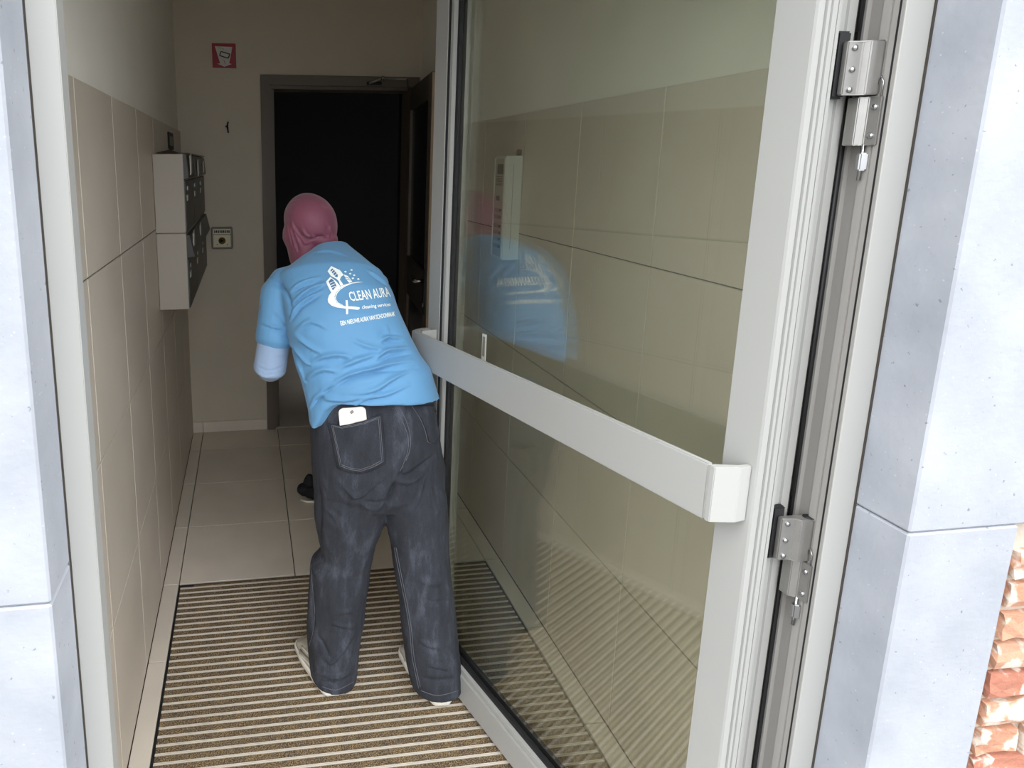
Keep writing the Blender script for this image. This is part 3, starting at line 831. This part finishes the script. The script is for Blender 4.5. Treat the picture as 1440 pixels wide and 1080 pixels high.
shirt_me = remesh([loft(tor),
                   limb([shL + Vector((.03, .02, .03)), shL, shL.lerp(elL, .4), slv], [.060, .062, .056, .0545]),
                   limb([shR + Vector((-.03, .02, .02)), shR, shR.lerp(elR, .4), sR2], [.056, .057, .054, .052])], .0042, 5)
Z2 = lambda p: zp(p, 400, 440, 6)
Z1 = lambda p: zp(p, 320, 250, 4)
Z7 = lambda p: zp(p, 340, 400, 4.91)
sf = [
    (Z2([(240, 410), (350, 370), (470, 360), (590, 390)]), .011, .008),
    (Z2([(480, 460), (600, 410), (780, 350)]), .012, .007),
    (Z2([(160, 590), (250, 510), (340, 480), (450, 510)]), .011, .007),
    (Z2([(250, 720), (420, 600), (560, 525), (720, 485), (900, 430), (1090, 410)]), .010, .009),
    (Z2([(300, 650), (450, 580), (640, 515), (830, 485), (1120, 470)]), .007, -.006),
    (Z2([(520, 690), (750, 660), (900, 570), (1080, 480)]), .011, .007),
    (Z2([(600, 780), (700, 720), (870, 690), (1050, 610)]), .009, .006),
    (Z2([(790, 380), (870, 320), (1050, 300)]), .010, .009),
    (Z2([(800, 420), (920, 360), (1070, 345)]), .008, -.007),
    (Z2([(820, 240), (870, 210), (1000, 215)]), .009, .007),
    (Z2([(180, 880), (250, 740), (330, 680)]), .009, .008),
    (Z2([(210, 780), (330, 670), (420, 610)]), .006, -.006),
    (Z2([(40, 260), (150, 400), (220, 450)]), .010, .006),
    (Z2([(300, 720), (500, 740), (750, 690)]), .010, .005),
    (Z2([(560, 230), (700, 290), (850, 310)]), .012, .005),
    (Z2([(70, 180), (200, 290), (320, 350)]), .011, .006),
    (Z2([(60, 330), (130, 480), (170, 620)]), .012, .006),
    (Z2([(850, 100), (880, 180), (870, 220)]), .009, .004),
    (Z1([(350, 800), (410, 705), (520, 640)]), .008, .007),
    (Z1([(350, 720), (440, 640), (550, 590)]), .008, .006),
    (Z1([(345, 640), (420, 590), (520, 560)]), .008, .005),
    (Z1([(235, 560), (290, 600), (345, 690), (350, 790)]), .008, -.006),
    (Z1([(380, 870), (460, 810), (560, 850)]), .010, .005),
    (Z1([(290, 470), (400, 420), (520, 400)]), .010, .003),
    (Z1([(480, 420), (580, 410), (680, 440)]), .009, .003),
    (Z1([(790, 520), (850, 560), (900, 600)]), .008, .004),
    (Z7([(130, 260), (210, 290), (290, 305)]), .007, .004),
    (Z7([(130, 130), (100, 190), (95, 260)]), .008, .004),
    (Z7([(230, 180), (270, 240), (300, 290)]), .008, .004),
    (Z7([(240, 330), (290, 345), (320, 340)]), .006, .003),
]
sf += [([(x + .8, y + 3.2) for x, y in p], .0062, -.85 * a_) for p, w_, a_ in sf if a_ > .0035]
folds(shirt_me, sf, 2.3)
ripple(shirt_me, .0035, 14, 3.0)
person = None
jl_ = [pring(444, 552, 668, 1.79, .100), pring(441, 547, 695, 1.79, .104), pring(441, 541, 725, 1.80, .098), pring(448, 527, 762, 1.81, .090), pring(452, 524, 777, 1.815, .090), pring(437, 521, 793, 1.82, .090),
       pring(433, 514, 840, 1.825, .090), pring(431, 508, 885, 1.825, .088), pring(434, 503, 922, 1.82, .090), pring(437, 500, 948, 1.815, .090)]
jr_ = [pring(528, 620, 668, 1.775, .100), pring(533, 626, 695, 1.77, .104), pring(541, 628, 725, 1.765, .098), pring(551, 629, 765, 1.755, .092), pring(556, 632, 800, 1.745, .090),
       pring(561, 637, 845, 1.735, .088), pring(566, 642, 890, 1.725, .086), pring(572, 646, 930, 1.715, .083), pring(577, 646, 960, 1.712, .080)]
pel = [pring(440, 598, 530, 1.80, .100, math.radians(8)), pring(437, 610, 570, 1.79, .116), pring(437, 617, 610, 1.785, .124), pring(438, 623, 650, 1.78, .124), pring(440, 625, 685, 1.78, .112), pring(450, 618, 705, 1.78, .085)]
rc = lambda r: sum(r, Vector()) / len(r)
# --- body under the clothes
hipC = Vector((.335, 1.79, .86))
headC = at(438, 321, 2.10)
hf = Vector((-.22, .93, -.30)).normalized(); hu = Vector((-.06, .30, .95)); hu = (hu - hf * hu.dot(hf)).normalized(); hs_ = hf.cross(hu)
neckB = at(458, 372, 2.04)
def hand(wrist, d, up, side, parts, curl=.5):
    d = d.normalized(); up = (up - d * up.dot(d)).normalized(); sd = d.cross(up) * side
    P = lambda f_, s_, u_: wrist + d * f_ + sd * s_ + up * u_
    parts.append(ball(P(.045, 0, 0), [d * .050, sd * .040, up * .016], 16, 10))
    for i, (s_, l) in enumerate(((-.028, .065), (-.010, .075), (.009, .071), (.027, .056))):
        a = P(.070, s_ * .9, 0); b = P(.070 + l * .45, s_, -.010 * curl * 2); c = P(.070 + l * .72, s_, -.034 * curl * 1.6); e = P(.070 + l * .72, s_, -.055 * curl * 1.5)
        parts.append(limb([a, b, c, e], [.0092, .0088, .0082, .0072], 10))
    parts.append(limb([P(.018, -.030, 0), P(.045, -.052, -.010), P(.072, -.052, -.026)], [.012, .010, .008], 10))
wrL = CAMP + (elL - CAMP) * 1.118 + Vector((.002, 0, .004)); wrR = Vector((.40, 2.38, 1.00))
bp_ = [
    loft([sring(rc(r) + Vector(o), Vector((1, 0, 0)), Vector(u_), a_, b_2) for r, o, u_, a_, b_2 in (
        (pel[4], (0, 0, 0), (0, 1, 0), .12, .075), (pel[2], (0, 0, 0), (0, 1, 0), .13, .085), (pel[0], (0, .01, 0), (0, 1, 0), .12, .075),
        (tor[3], (0, .02, -.02), (0, .85, -.5), .125, .078), (tor[5], (0, .02, -.02), (0, .8, -.6), .12, .07), (tor[7], (0, .02, -.015), (0, .8, -.6), .08, .05))]),
    limb([rc(tor[7]) + Vector((0, .02, -.015)), rc(tor[-1]) + Vector((0, .03, 0)), headC - hu * .04 + hf * .01], [.034, .028, .034]),
    ball(headC + hu * .004 + hf * .012, [hs_ * .064, hf * .072, hu * .090]),
    ball(headC + hf * .035 - hu * .055, [hs_ * .050, hf * .050, hu * .052]),
    ball(headC + hf * .093 - hu * .018, [hs_ * .012, hf * .016, hu * .022], 12, 8),
    ball(headC + hf * .086 - hu * .066, [hs_ * .022, hf * .008, hu * .008], 12, 8),
    limb([shL + Vector((.05, .02, -.01)), shL, elL.lerp(shL, .1)], [.036, .040, .032]),
    limb([elL.lerp(wrL, .15), wrL], [.032, .024]),
    limb([shR + Vector((-.05, .01, -.01)), shR, elR.lerp(shR, .1)], [.036, .040, .032]),
    limb([elR.lerp(wrR, .12), wrR], [.032, .024]),
    limb([rc(jl_[k]) for k in (1, 3, 6)] + [Vector((.215, 1.80, .085)), Vector((.19, 1.86, .055))], [.070, .048, .045, .030, .022]),
    limb([rc(jr_[k]) for k in (1, 3, 5)] + [Vector((.535, 1.72, .085)), Vector((.51, 1.78, .055))], [.070, .048, .045, .030, .022]),
]
hand(wrL, elL - CAMP + Vector((-.01, 0, .05)), Vector((-1, .1, .2)), -1, bp_)
hand(wrR, Vector((-.15, .95, .0)), Vector((.2, 0, 1)), 1, bp_, .7)
body_me = remesh(bp_, .0042, 3)
person = link('person', body_me, M['skin'], smooth=True)
tag(person, 'person in blue printed t-shirt, rose headscarf and black jeans bending forward', 'person')
for s_ in (-1, 1):
    c = headC + hf * .082 + hs_ * (.030 * s_) + hu * .008
    v, f = ball(c, [hs_ * .011, hf * .008, hu * .007], 12, 8)
    eye = pyd('eye', v, f, M['sole'], person, True)
    v, f = ball(c + hf * .006, [hs_ * .005, hf * .003, hu * .005], 10, 6)
    pyd('iris', v, f, M['black'], eye, True)
shirt = link('t_shirt', shirt_me, M['shirt'], person, True)

# --- undersleeves
def sleeve(a, b, c, r, specs):
    me = remesh([limb([a, b, b.lerp(c, .5), c], r)], .0045, 5)
    folds(me, specs); ripple(me, .0015, 30, 9)
    return link('undersleeve', me, M['undersleeve'], person, True)
sleeve(shL.lerp(elL, .3), elL, wrL + Vector((0, -.02, 0)), [.047, .0490, .041, .031], [
    (Z7([(75, 490), (120, 560), (200, 580), (300, 540)]), .005, .0045),
    (Z7([(85, 550), (150, 605), (250, 600), (305, 565)]), .004, .0045),
    (Z7([(95, 590), (160, 640), (260, 620)]), .004, .004),
    (Z7([(80, 525), (140, 585), (220, 592), (300, 555)]), .0035, -.004),
    (Z7([(220, 490), (260, 487), (305, 475)]), .004, .003)])
sleeve(shR.lerp(elR, .3), elR, wrR + Vector((0, -.02, 0)), [.046, .046, .040, .032], [])

# --- jeans
jeans_me = remesh([loft(pel), loft(jl_), loft(jr_)], .0045, 4)
Z3 = lambda p: zp(p, 340, 540, 4)
Z4 = lambda p: zp(p, 380, 770, 4.5)
jf = [
    (Z3([(560, 560), (650, 640), (800, 520)]), .010, .005),
    (Z3([(640, 620), (620, 700), (600, 790)]), .011, .005),
    (Z3([(890, 515), (960, 500), (1090, 400)]), .008, -.008),
    (Z3([(890, 550), (960, 545), (1040, 490)]), .009, .007),
    (Z3([(1030, 530), (1010, 620), (970, 720)]), .009, .004),
    (Z3([(690, 660), (750, 672), (820, 660)]), .008, -.005),
    (Z3([(680, 690), (750, 705), (800, 680)]), .010, .005),
    (Z3([(870, 540), (840, 620), (800, 720)]), .010, -.012),
    (Z3([(930, 430), (910, 480), (880, 530)]), .008, -.007),
    (Z3([(430, 560), (440, 700), (440, 900)]), .012, -.005),
    (Z3([(1080, 420), (1060, 600), (1090, 760)]), .012, .004),
    (Z3([(470, 700), (520, 760), (540, 880)]), .011, .004),
    (Z4([(310, 600), (375, 730), (450, 660), (520, 560)]), .010, .008),
    (Z4([(300, 560), (350, 640), (380, 720)]), .008, -.005),
    (Z4([(290, 840), (420, 865), (530, 810)]), .008, -.007),
    (Z4([(300, 800), (420, 825), (525, 775)]), .008, .006),
    (Z4([(390, 480), (450, 500), (520, 515)]), .008, .004),
    (Z4([(420, 420), (490, 400), (560, 420)]), .010, .003),
    (Z4([(940, 580), (1000, 620), (1070, 640)]), .009, .005),
    (Z4([(1000, 740), (1060, 755), (1120, 775)]), .009, .006),
    (Z4([(950, 820), (1060, 850), (1180, 830)]), .009, -.005),
    (Z4([(930, 200), (1040, 230), (1150, 200)]), .010, .003),
    (Z4([(960, 330), (1060, 345), (1160, 330)]), .010, -.003),
    (Z4([(240, 100), (270, 180), (262, 300), (275, 450), (250, 580)]), .008, -.006),
]
jf += [([(x + .5, y + 3.4) for x, y in p], .0055, -.75 * a_) for p, w_, a_ in jf if a_ > .003]
folds(jeans_me, jf, 2.1)
ripple(jeans_me, .004, 11, 5.0); ripple(jeans_me, .0012, 45, 2.0)
jeans = link('jeans', jeans_me, M['denim'], person, True)
jbv = bvh_of(jeans_me); sbv = bvh_of(shirt_me)
def stitch(pts, n=24, r=.0008, bv=None, lift=.0006, m='stitch', name='seam_stitching', parent=None):
    L = on_surface(bv or jbv, pts, n, lift)
    if len(L) > 2: return tube(name, L, r, M[m], parent or jeans, 5)
for pts in ([(860, 130), (905, 215), (935, 300), (930, 390), (890, 490)], [(885, 130), (925, 210), (948, 300), (942, 380), (905, 470)],
            [(955, 122), (1000, 190), (1030, 260), (1050, 330), (1100, 315)], [(970, 122), (1013, 190), (1040, 255), (1060, 322), (1105, 300)]):
    stitch(Z3(pts))
for pts in ([(258, 110), (268, 250), (282, 400), (272, 530), (245, 625)], [(785, 0), (820, 180), (860, 380), (885, 540), (900, 700), (940, 890)], [(797, 0), (832, 180), (872, 380), (897, 540), (912, 700), (950, 880)],
            [(330, 880), (420, 900), (525, 850)], [(955, 905), (1060, 935), (1190, 905)]):
    stitch(Z4(pts))
# back pocket: a patch laid on the seat, with its stitching
def patch(name, outline, bv, lift, m, parent, cell=2.0, th=.003, taper=0.0, open_edges=0):
    """outline in pixels; fills it with a fine grid lying on the cloth"""
    xs = [p[0] for p in outline]; ys = [p[1] for p in outline]
    def inside(x, y):
        c = False; j = len(outline) - 1
        for i in range(len(outline)):
            xi, yi = outline[i]; xj, yj_ = outline[j]
            if (yi > y) != (yj_ > y) and x < (xj - xi) * (y - yi) / (yj_ - yi) + xi: c = not c
            j = i
        return c
    bm = bmesh.new()
    vs = [bm.verts.new((x, y, 0)) for x, y in outline]
    bm.faces.new(vs)
    x = math.floor(min(xs))
    while x < max(xs):
        bmesh.ops.bisect_plane(bm, geom=bm.verts[:] + bm.edges[:] + bm.faces[:], plane_co=(x, 0, 0), plane_no=(1, 0, 0)); x += cell
    yv = math.floor(min(ys))
    while yv < max(ys):
        bmesh.ops.bisect_plane(bm, geom=bm.verts[:] + bm.edges[:] + bm.faces[:], plane_co=(0, yv, 0), plane_no=(0, 1, 0)); yv += cell
    dead = []
    for v in bm.verts:
        h = hit(bv, v.co.x, v.co.y)
        if h[0] is None: dead.append(v)
        else:
            k = 1.0
            if taper:
                dm = 99.0
                for i in range(open_edges, len(outline)):
                    ax_, ay_ = outline[i]; bx_, by_ = outline[(i + 1) % len(outline)]
                    dx_, dy_ = bx_ - ax_, by_ - ay_; tt = max(0, min(1, ((v.co.x - ax_) * dx_ + (v.co.y - ay_) * dy_) / (dx_ * dx_ + dy_ * dy_)))
                    dm = min(dm, math.hypot(v.co.x - ax_ - dx_ * tt, v.co.y - ay_ - dy_ * tt))
                k = .08 + .92 * min(1, dm / taper)
            v.co = h[0] + h[1] * (lift * k)
    if dead: bmesh.ops.delete(bm, geom=dead, context='VERTS')
    if not bm.faces: bm.free(); return None
    bmesh.ops.recalc_face_normals(bm, faces=bm.faces)
    f = bm.faces[:]
    if sum((q.normal.dot(CAMP - q.calc_center_median()) for q in f)) < 0: bmesh.ops.reverse_faces(bm, faces=f)
    if th:
        r = bmesh.ops.extrude_face_region(bm, geom=bm.faces[:])
        for v in [g for g in r['geom'] if isinstance(g, bmesh.types.BMVert)]:
            v.co += (CAMP - v.co).normalized() * 0
        bm.normal_update()
        nv_ = [g for g in r['geom'] if isinstance(g, bmesh.types.BMVert)]
        nn = {v: v.normal.copy() for v in nv_}
        for v in nv_: v.co += nn[v] * th
    return from_bm(name, bm, m, parent, True)
pk = Z3([(487, 218), (560, 228), (680, 205), (788, 166), (797, 300), (808, 443), (740, 478), (670, 503), (600, 492), (542, 470), (520, 360)])
pocket = patch('back_pocket', pk, jbv, .0105, M['denim'], jeans, 2.0, .003, 7.0, 3)
pkin = Z3([(505, 232), (560, 242), (680, 220), (776, 184), (785, 300), (795, 435), (740, 466), (670, 490), (605, 480), (553, 460), (532, 350), (505, 232)])
pbv = bvh_of(pocket.data) if pocket else jbv
def shrinkline(c, k): 
    mx = sum(p[0] for p in c) / len(c); my = sum(p[1] for p in c) / len(c)
    return [(mx + (x - mx) * k, my + (y - my) * k) for x, y in c]
for k in (1.0, .94):
    q = shrinkline(pkin, k)
    for i in range(len(q) - 1):
        stitch([q[i], ((q[i][0] + q[i + 1][0]) / 2, (q[i][1] + q[i + 1][1]) / 2), q[i + 1]], 7, .0008, pbv, .0004, parent=pocket)
pk2 = Z3([(958, 124), (1005, 190), (1035, 258), (1054, 332), (1085, 328), (1110, 300), (1096, 210), (1090, 124)])
patch('back_pocket', pk2, jbv, .0005, M['denim'], jeans, 3.0, .003)

# --- headscarf
hd = [ball(at(437, 314, 2.105), [Vector((.0845, 0, 0)), Vector((0, .096, -.03)), Vector((-.010, .03, .092))], 36, 24),
      loft([sring(at(436, 302, 2.10), Vector((1, 0, 0)), Vector((0, 1, -.1)), .060, .070), sring(at(434, 314, 2.10), Vector((1, 0, 0)), Vector((0, 1, -.1)), .076, .080), sring(at(432, 325, 2.10), Vector((1, 0, -.03)), Vector((0, 1, -.1)), .0775, .080), sring(at(428, 338, 2.095), Vector((1, 0, -.1)), Vector((0, 1, -.2)), .068, .074),
            sring(at(428, 354, 2.09), Vector((1, 0, -.2)), Vector((0, 1, -.2)), .054, .068), sring(at(430, 371, 2.08), Vector((1, 0, -.2)), Vector((0, 1, -.2)), .050, .062),
            sring(at(436, 392, 2.07), Vector((1, 0, -.2)), Vector((0, 1, -.3)), .046, .055)]),
      ball(at(453, 337, 2.065), [Vector((.050, 0, 0)), Vector((0, .048, 0)), Vector((0, 0, .032))], 20, 14),
      ball(at(464, 346, 2.09), [Vector((.028, 0, 0)), Vector((0, .043, 0)), Vector((0, 0, .043))], 20, 14)]
scarf_me = remesh(hd, .0035, 6)
# opening for the face at the front
co, no = arrays(scarf_me)
rel = co - np.array(headC)
fdir = rel @ np.array(hf); sdir = rel @ np.array(hs_); udir = rel @ np.array(hu)
inside = (fdir > 0.045) & ((sdir / .052) ** 2 + ((udir + .015) / .082) ** 2 < 1)
push = np.clip((1 - ((sdir / .052) ** 2 + ((udir + .015) / .082) ** 2)) * 4, 0, 1) * inside
co = co - np.array(hf)[None, :] * (push * np.clip(fdir - .045, 0, None))[:, None]
scarf_me.vertices.foreach_set('co', co.ravel()); scarf_me.update()
Z9 = lambda p: zp(p, 380, 260, 9)
folds(scarf_me, [
    (Z9([(290, 510), (350, 620), (430, 700)]), .005, .006), (Z9([(270, 430), (300, 580), (350, 700), (385, 800)]), .005, .006),
    (Z9([(310, 500), (370, 620), (440, 680), (540, 700)]), .0035, -.006),
    (Z9([(400, 540), (450, 630), (540, 680)]), .005, .005), (Z9([(240, 520), (290, 700), (330, 850)]), .005, .005),
    (Z9([(265, 540), (315, 700), (360, 850)]), .0035, -.005),
    (Z9([(215, 480), (240, 640), (280, 800)]), .005, .004),
    (Z9([(700, 500), (730, 600), (720, 680)]), .004, -.006), (Z9([(755, 500), (750, 600), (740, 680)]), .004, .006),
    (Z9([(640, 590), (670, 630), (700, 670)]), .004, .005), (Z9([(510, 620), (545, 660), (590, 690)]), .004, .004),
    (Z9([(420, 660), (520, 685), (620, 670), (690, 640)]), .005, -.008), (Z9([(780, 560), (770, 640), (745, 690)]), .004, -.005),
    (Z9([(570, 620), (600, 650), (640, 670)]), .0035, -.004), (Z9([(410, 700), (450, 740), (500, 720)]), .005, .006),
    (Z9([(200, 270), (300, 210), (420, 190)]), .006, .002), (Z9([(620, 250), (690, 270), (760, 265)]), .006, .002),
], 1.7)
ripple(scarf_me, .0025, 18, 1.0)
link('headscarf', scarf_me, M['scarf'], person, True)

# --- shoes
def shoe(heel, ang, L=.262, wd=.096):
    d = Vector((math.sin(ang), math.cos(ang), 0)); s_ = Vector((math.cos(ang), -math.sin(ang), 0))
    hx = Vector((heel[0], heel[1], .0028))
    def outline(t, k=1.0):
        w = wd * (.62 + .45 * math.sin(min(1, t * 1.25) * math.pi * .72) - .10 * math.exp(-((t - .42) / .16) ** 2))
        e = min(1, (t / .10)) if t < .10 else (min(1, (1 - t) / .14) if t > .86 else 1)
        return w / 2 * math.sqrt(max(0.0, 1 - (1 - e) ** 2)) * k
    def ring(z, k, t0=0.0, t1=1.0, lift=0.0):
        n = 24; r = []
        for i in range(n):
            t = .004 + .992 * i / (n - 1); r.append(hx + d * (L * (t0 + (t1 - t0) * t)) + s_ * outline(t, k) + Vector((0, 0, z + lift * t)))
        for i in range(n - 2, 0, -1):
            t = .004 + .992 * i / (n - 1); r.append(hx + d * (L * (t0 + (t1 - t0) * t)) - s_ * outline(t, k) + Vector((0, 0, z + lift * t)))
        return r
    v, f = loft([ring(.003, .93, .01, .98), ring(.010, 1.02), ring(.024, 1.05, -.005, 1.005), ring(.032, 1.0)])
    up = loft([ring(.030, .98, 0.01, .99), ring(.042, .95, .04, .96), ring(.058, .85, .08, .82), ring(.072, .72, .12, .62), ring(.085, .60, .16, .48), ring(.09, .45, .18, .44)])
    root = pyd('shoe', up[0], up[1], M['shoe'], person, True)
    pyd('sole', v, f, M['sole'], root, True)
    for zz, k_ in ((.040, 1.0), (.052, .93), (.064, .84)):
        for sgn in (-1, 1):
            tube('side_stripe', [hx + d * (L * t) + s_ * (sgn * outline(t, k_)) + Vector((0, 0, zz + .012 * math.sin(t * 5))) for t in (.30, .38, .46, .54, .62, .70)], .0028, M['grey_plate'] if zz == .052 else M['sole'], root, 6)
    for i in range(4):
        c = hx + d * (L * (.50 + .07 * i)) + Vector((0, 0, .085 - .009 * i))
        tube('lace', [c - s_ * .024 - Vector((0, 0, .006)), c + Vector((0, 0, .004)), c + s_ * .024 - Vector((0, 0, .006))], .003, M['sole'], root, 6)
    return root
shoe((.234, 1.732), -.30)
shoe((.553, 1.650), -.22)

# --- print on the back of the shirt
Zp = lambda p: zp(p, 420, 370, 8)
prints = []
def pp(name, pts, m='print', lift=.0022, cell=1.2, parent=None):
    return patch(name, Zp(pts), sbv, lift, M[m], parent or shirt, cell, 0)
logo = pp('print_swoosh', [(728, 218), (660, 216), (580, 228), (500, 252), (430, 286), (372, 325), (340, 370), (327, 415), (335, 448), (370, 482), (430, 503), (525, 515), (600, 522), (660, 528), (682, 520), (682, 500), (640, 494), (590, 490), (520, 488), (470, 474), (430, 450), (408, 415), (404, 380), (420, 335), (455, 295), (510, 262), (590, 236), (660, 226)])
pp('print_arc', [(600, 236), (530, 262), (470, 300), (432, 345), (418, 390), (424, 420), (445, 448), (500, 478), (496, 482), (440, 455), (414, 422), (409, 390), (422, 340), (462, 294), (526, 256)])
pp('print_handle', [(527, 420), (549, 422), (556, 500), (554, 576), (532, 578), (530, 500)])
pp('print_building', [(325, 97), (365, 38), (465, 85), (506, 140), (480, 155), (462, 190), (502, 246), (472, 264), (446, 204), (420, 180), (362, 150)])
pp('print_building', [(307, 215), (356, 160), (420, 208), (466, 262), (440, 290), (405, 312), (362, 328)])
pp('print_building', [(506, 133), (552, 150), (602, 214), (566, 228), (528, 180)])
for q in ([(357, 92), (376, 66), (398, 84), (440, 140), (438, 166), (414, 162)], [(338, 214), (368, 180), (392, 200), (426, 262), (384, 312)]):
    pp('print_windows', q, 'print_blue', .0030)
for q in ([(366, 104), (392, 78), (396, 84), (370, 110)], [(384, 124), (410, 100), (414, 106), (388, 130)], [(402, 146), (428, 124), (432, 130), (406, 152)],
          [(350, 232), (392, 212), (395, 219), (353, 239)], [(360, 256), (404, 236), (407, 243), (363, 263)], [(370, 280), (414, 262), (417, 269), (373, 287)]):
    pp('print_bar', q, 'print', .0036)
for a, b_ in (((520, 160), (566, 176)), ((534, 182), (582, 198))):
    pp('print_bar', [a, b_, (b_[0], b_[1] + 6), (a[0], a[1] + 6)], 'print_blue', .0030)
for x, y in ((525, 103), (592, 83), (578, 125), (622, 143), (607, 177), (668, 185)):
    pp('print_sparkle', [(x - 14, y - 6), (x + 8, y - 10), (x + 14, y + 5), (x - 6, y + 9)], cell=2)
def text_print(name, body, p0, p1, up, squash=0.0, cap=.72, bold=.010):
    cu = bpy.data.curves.new('t', 'FONT'); cu.body = body; cu.size = 1.0; cu.resolution_u = 2; cu.offset = bold
    to = bpy.data.objects.new('t', cu); COL.objects.link(to)
    dg = bpy.context.evaluated_depsgraph_get()
    me = bpy.data.meshes.new_from_object(to.evaluated_get(dg)); bpy.data.objects.remove(to); bpy.data.curves.remove(cu)
    bm = bmesh.new(); bm.from_mesh(me); bpy.data.meshes.remove(me)
    x0 = min(v.co.x for v in bm.verts); x1 = max(v.co.x for v in bm.verts)
    for i in range(1, 60):
        bmesh.ops.bisect_plane(bm, geom=bm.verts[:] + bm.edges[:] + bm.faces[:], plane_co=(x0 + (x1 - x0) * i / 60, 0, 0), plane_no=(1, 0, 0))
    dead = []
    for v in bm.verts:
        t = (v.co.x - x0) / (x1 - x0); t = t + squash * t * (1 - t); yy = v.co.y / cap
        px = p0[0] + (p1[0] - p0[0]) * t + up[0] * yy; py = p0[1] + (p1[1] - p0[1]) * t + up[1] * yy
        h = hit(sbv, px, py)
        if h[0] is None: dead.append(v)
        else: v.co = h[0] + h[1] * .0024
    if dead: bmesh.ops.delete(bm, geom=dead, context='VERTS')
    f = bm.faces[:]
    return from_bm(name, bm, M['print'], shirt)
Zq = lambda x, y: (420 + x / 8, 370 + y / 8)
text_print('print_lettering', 'CLEAN AURA', Zq(585, 432), Zq(1030, 376), (-4.6, -13.2), .12, bold=.016)
text_print('print_lettering', 'cleaning services', Zq(712, 518), Zq(1028, 484), (-.9, -5.0), .10, bold=.02)
text_print('print_lettering', 'EEN NIEUWE AURA VAN SCHOONMAAK', Zq(474, 702), Zq(1080, 596), (-1.2, -6.2), .16, bold=.022)

# ------------------------------------------------------------------ phone in the pocket
c0 = hit(jbv, *Z3([(626, 205)])[0]); 
pc = c0[0]; pn = c0[1].normalized()
upv = at(*Z3([(622, 140)])[0], pc.y) - at(*Z3([(632, 240)])[0], pc.y)
upv = (upv - pn * upv.dot(pn)).normalized(); sdv = upv.cross(pn).normalized()
def rrect(w, h, r, n=6):
    out = []
    for cx, cy, a0 in ((w / 2 - r, h / 2 - r, 0), (-w / 2 + r, h / 2 - r, 90), (-w / 2 + r, -h / 2 + r, 180), (w / 2 - r, -h / 2 + r, 270)):
        for i in range(n + 1):
            a = math.radians(a0 + 90 * i / n); out.append((cx + r * math.cos(a), cy + r * math.sin(a)))
    return out
def slab(name, w, h, r, centre, t0, t1, m, parent=None, rot=0.0):
    o = rrect(w, h, r); n = len(o); cr, sr = math.cos(rot), math.sin(rot)
    o = [(x * cr - y * sr, x * sr + y * cr) for x, y in o]
    V = [centre + sdv * x + upv * y + pn * t for t in (t0, t1) for x, y in o]
    return pyd(name, V, [tuple(range(n)), tuple(range(2 * n - 1, n - 1, -1))] + [(i, (i + 1) % n, n + (i + 1) % n, n + i) for i in range(n)], m, parent)
phc = pc - upv * .034
ph = tag(slab('phone', .074, .140, .013, phc, -.004, .0035, M['phone']), 'cream white phone sticking out of the jeans back pocket', 'phone')
slab('phone_emblem', .010, .008, .001, phc + upv * .058 - sdv * .001, .0035, .0042, M['grey_plate'], ph, .6)

# ------------------------------------------------------------------ dark bundle on the floor behind the leg
db = tag(empty('dark_bundle', (.26, 2.98, 0)), 'small black crumpled object with pale trim on the floor tiles behind the leg', 'bundle')
bnd = remesh([ball((.285, 2.99, .035), [Vector((.05, 0, 0)), Vector((0, .06, 0)), Vector((0, 0, .034))]), ball((.235, 2.98, .045), [Vector((.026, 0, 0)), Vector((0, .03, 0)), Vector((0, 0, .030))]),
              ball((.268, 3.0, .075), [Vector((.026, 0, 0)), Vector((0, .025, 0)), Vector((0, 0, .038))])], .004, 3)
ripple(bnd, .008, 30, 4.0)
link('bundle_body', bnd, M['dark_cloth'], db, True)
bb_ = bvh_of(bnd)
tl = on_surface(bb_, [(416, 693), (421, 698), (427, 701), (434, 702)], 8, .001)
if len(tl) > 2: tube('pale_trim', tl, .0022, M['stitch'], db, 6)
tube('pale_base', [(.222, 2.955, .006), (.25, 2.935, .006), (.28, 2.93, .006), (.31, 2.94, .006)], .005, M['sole'], db, 6)
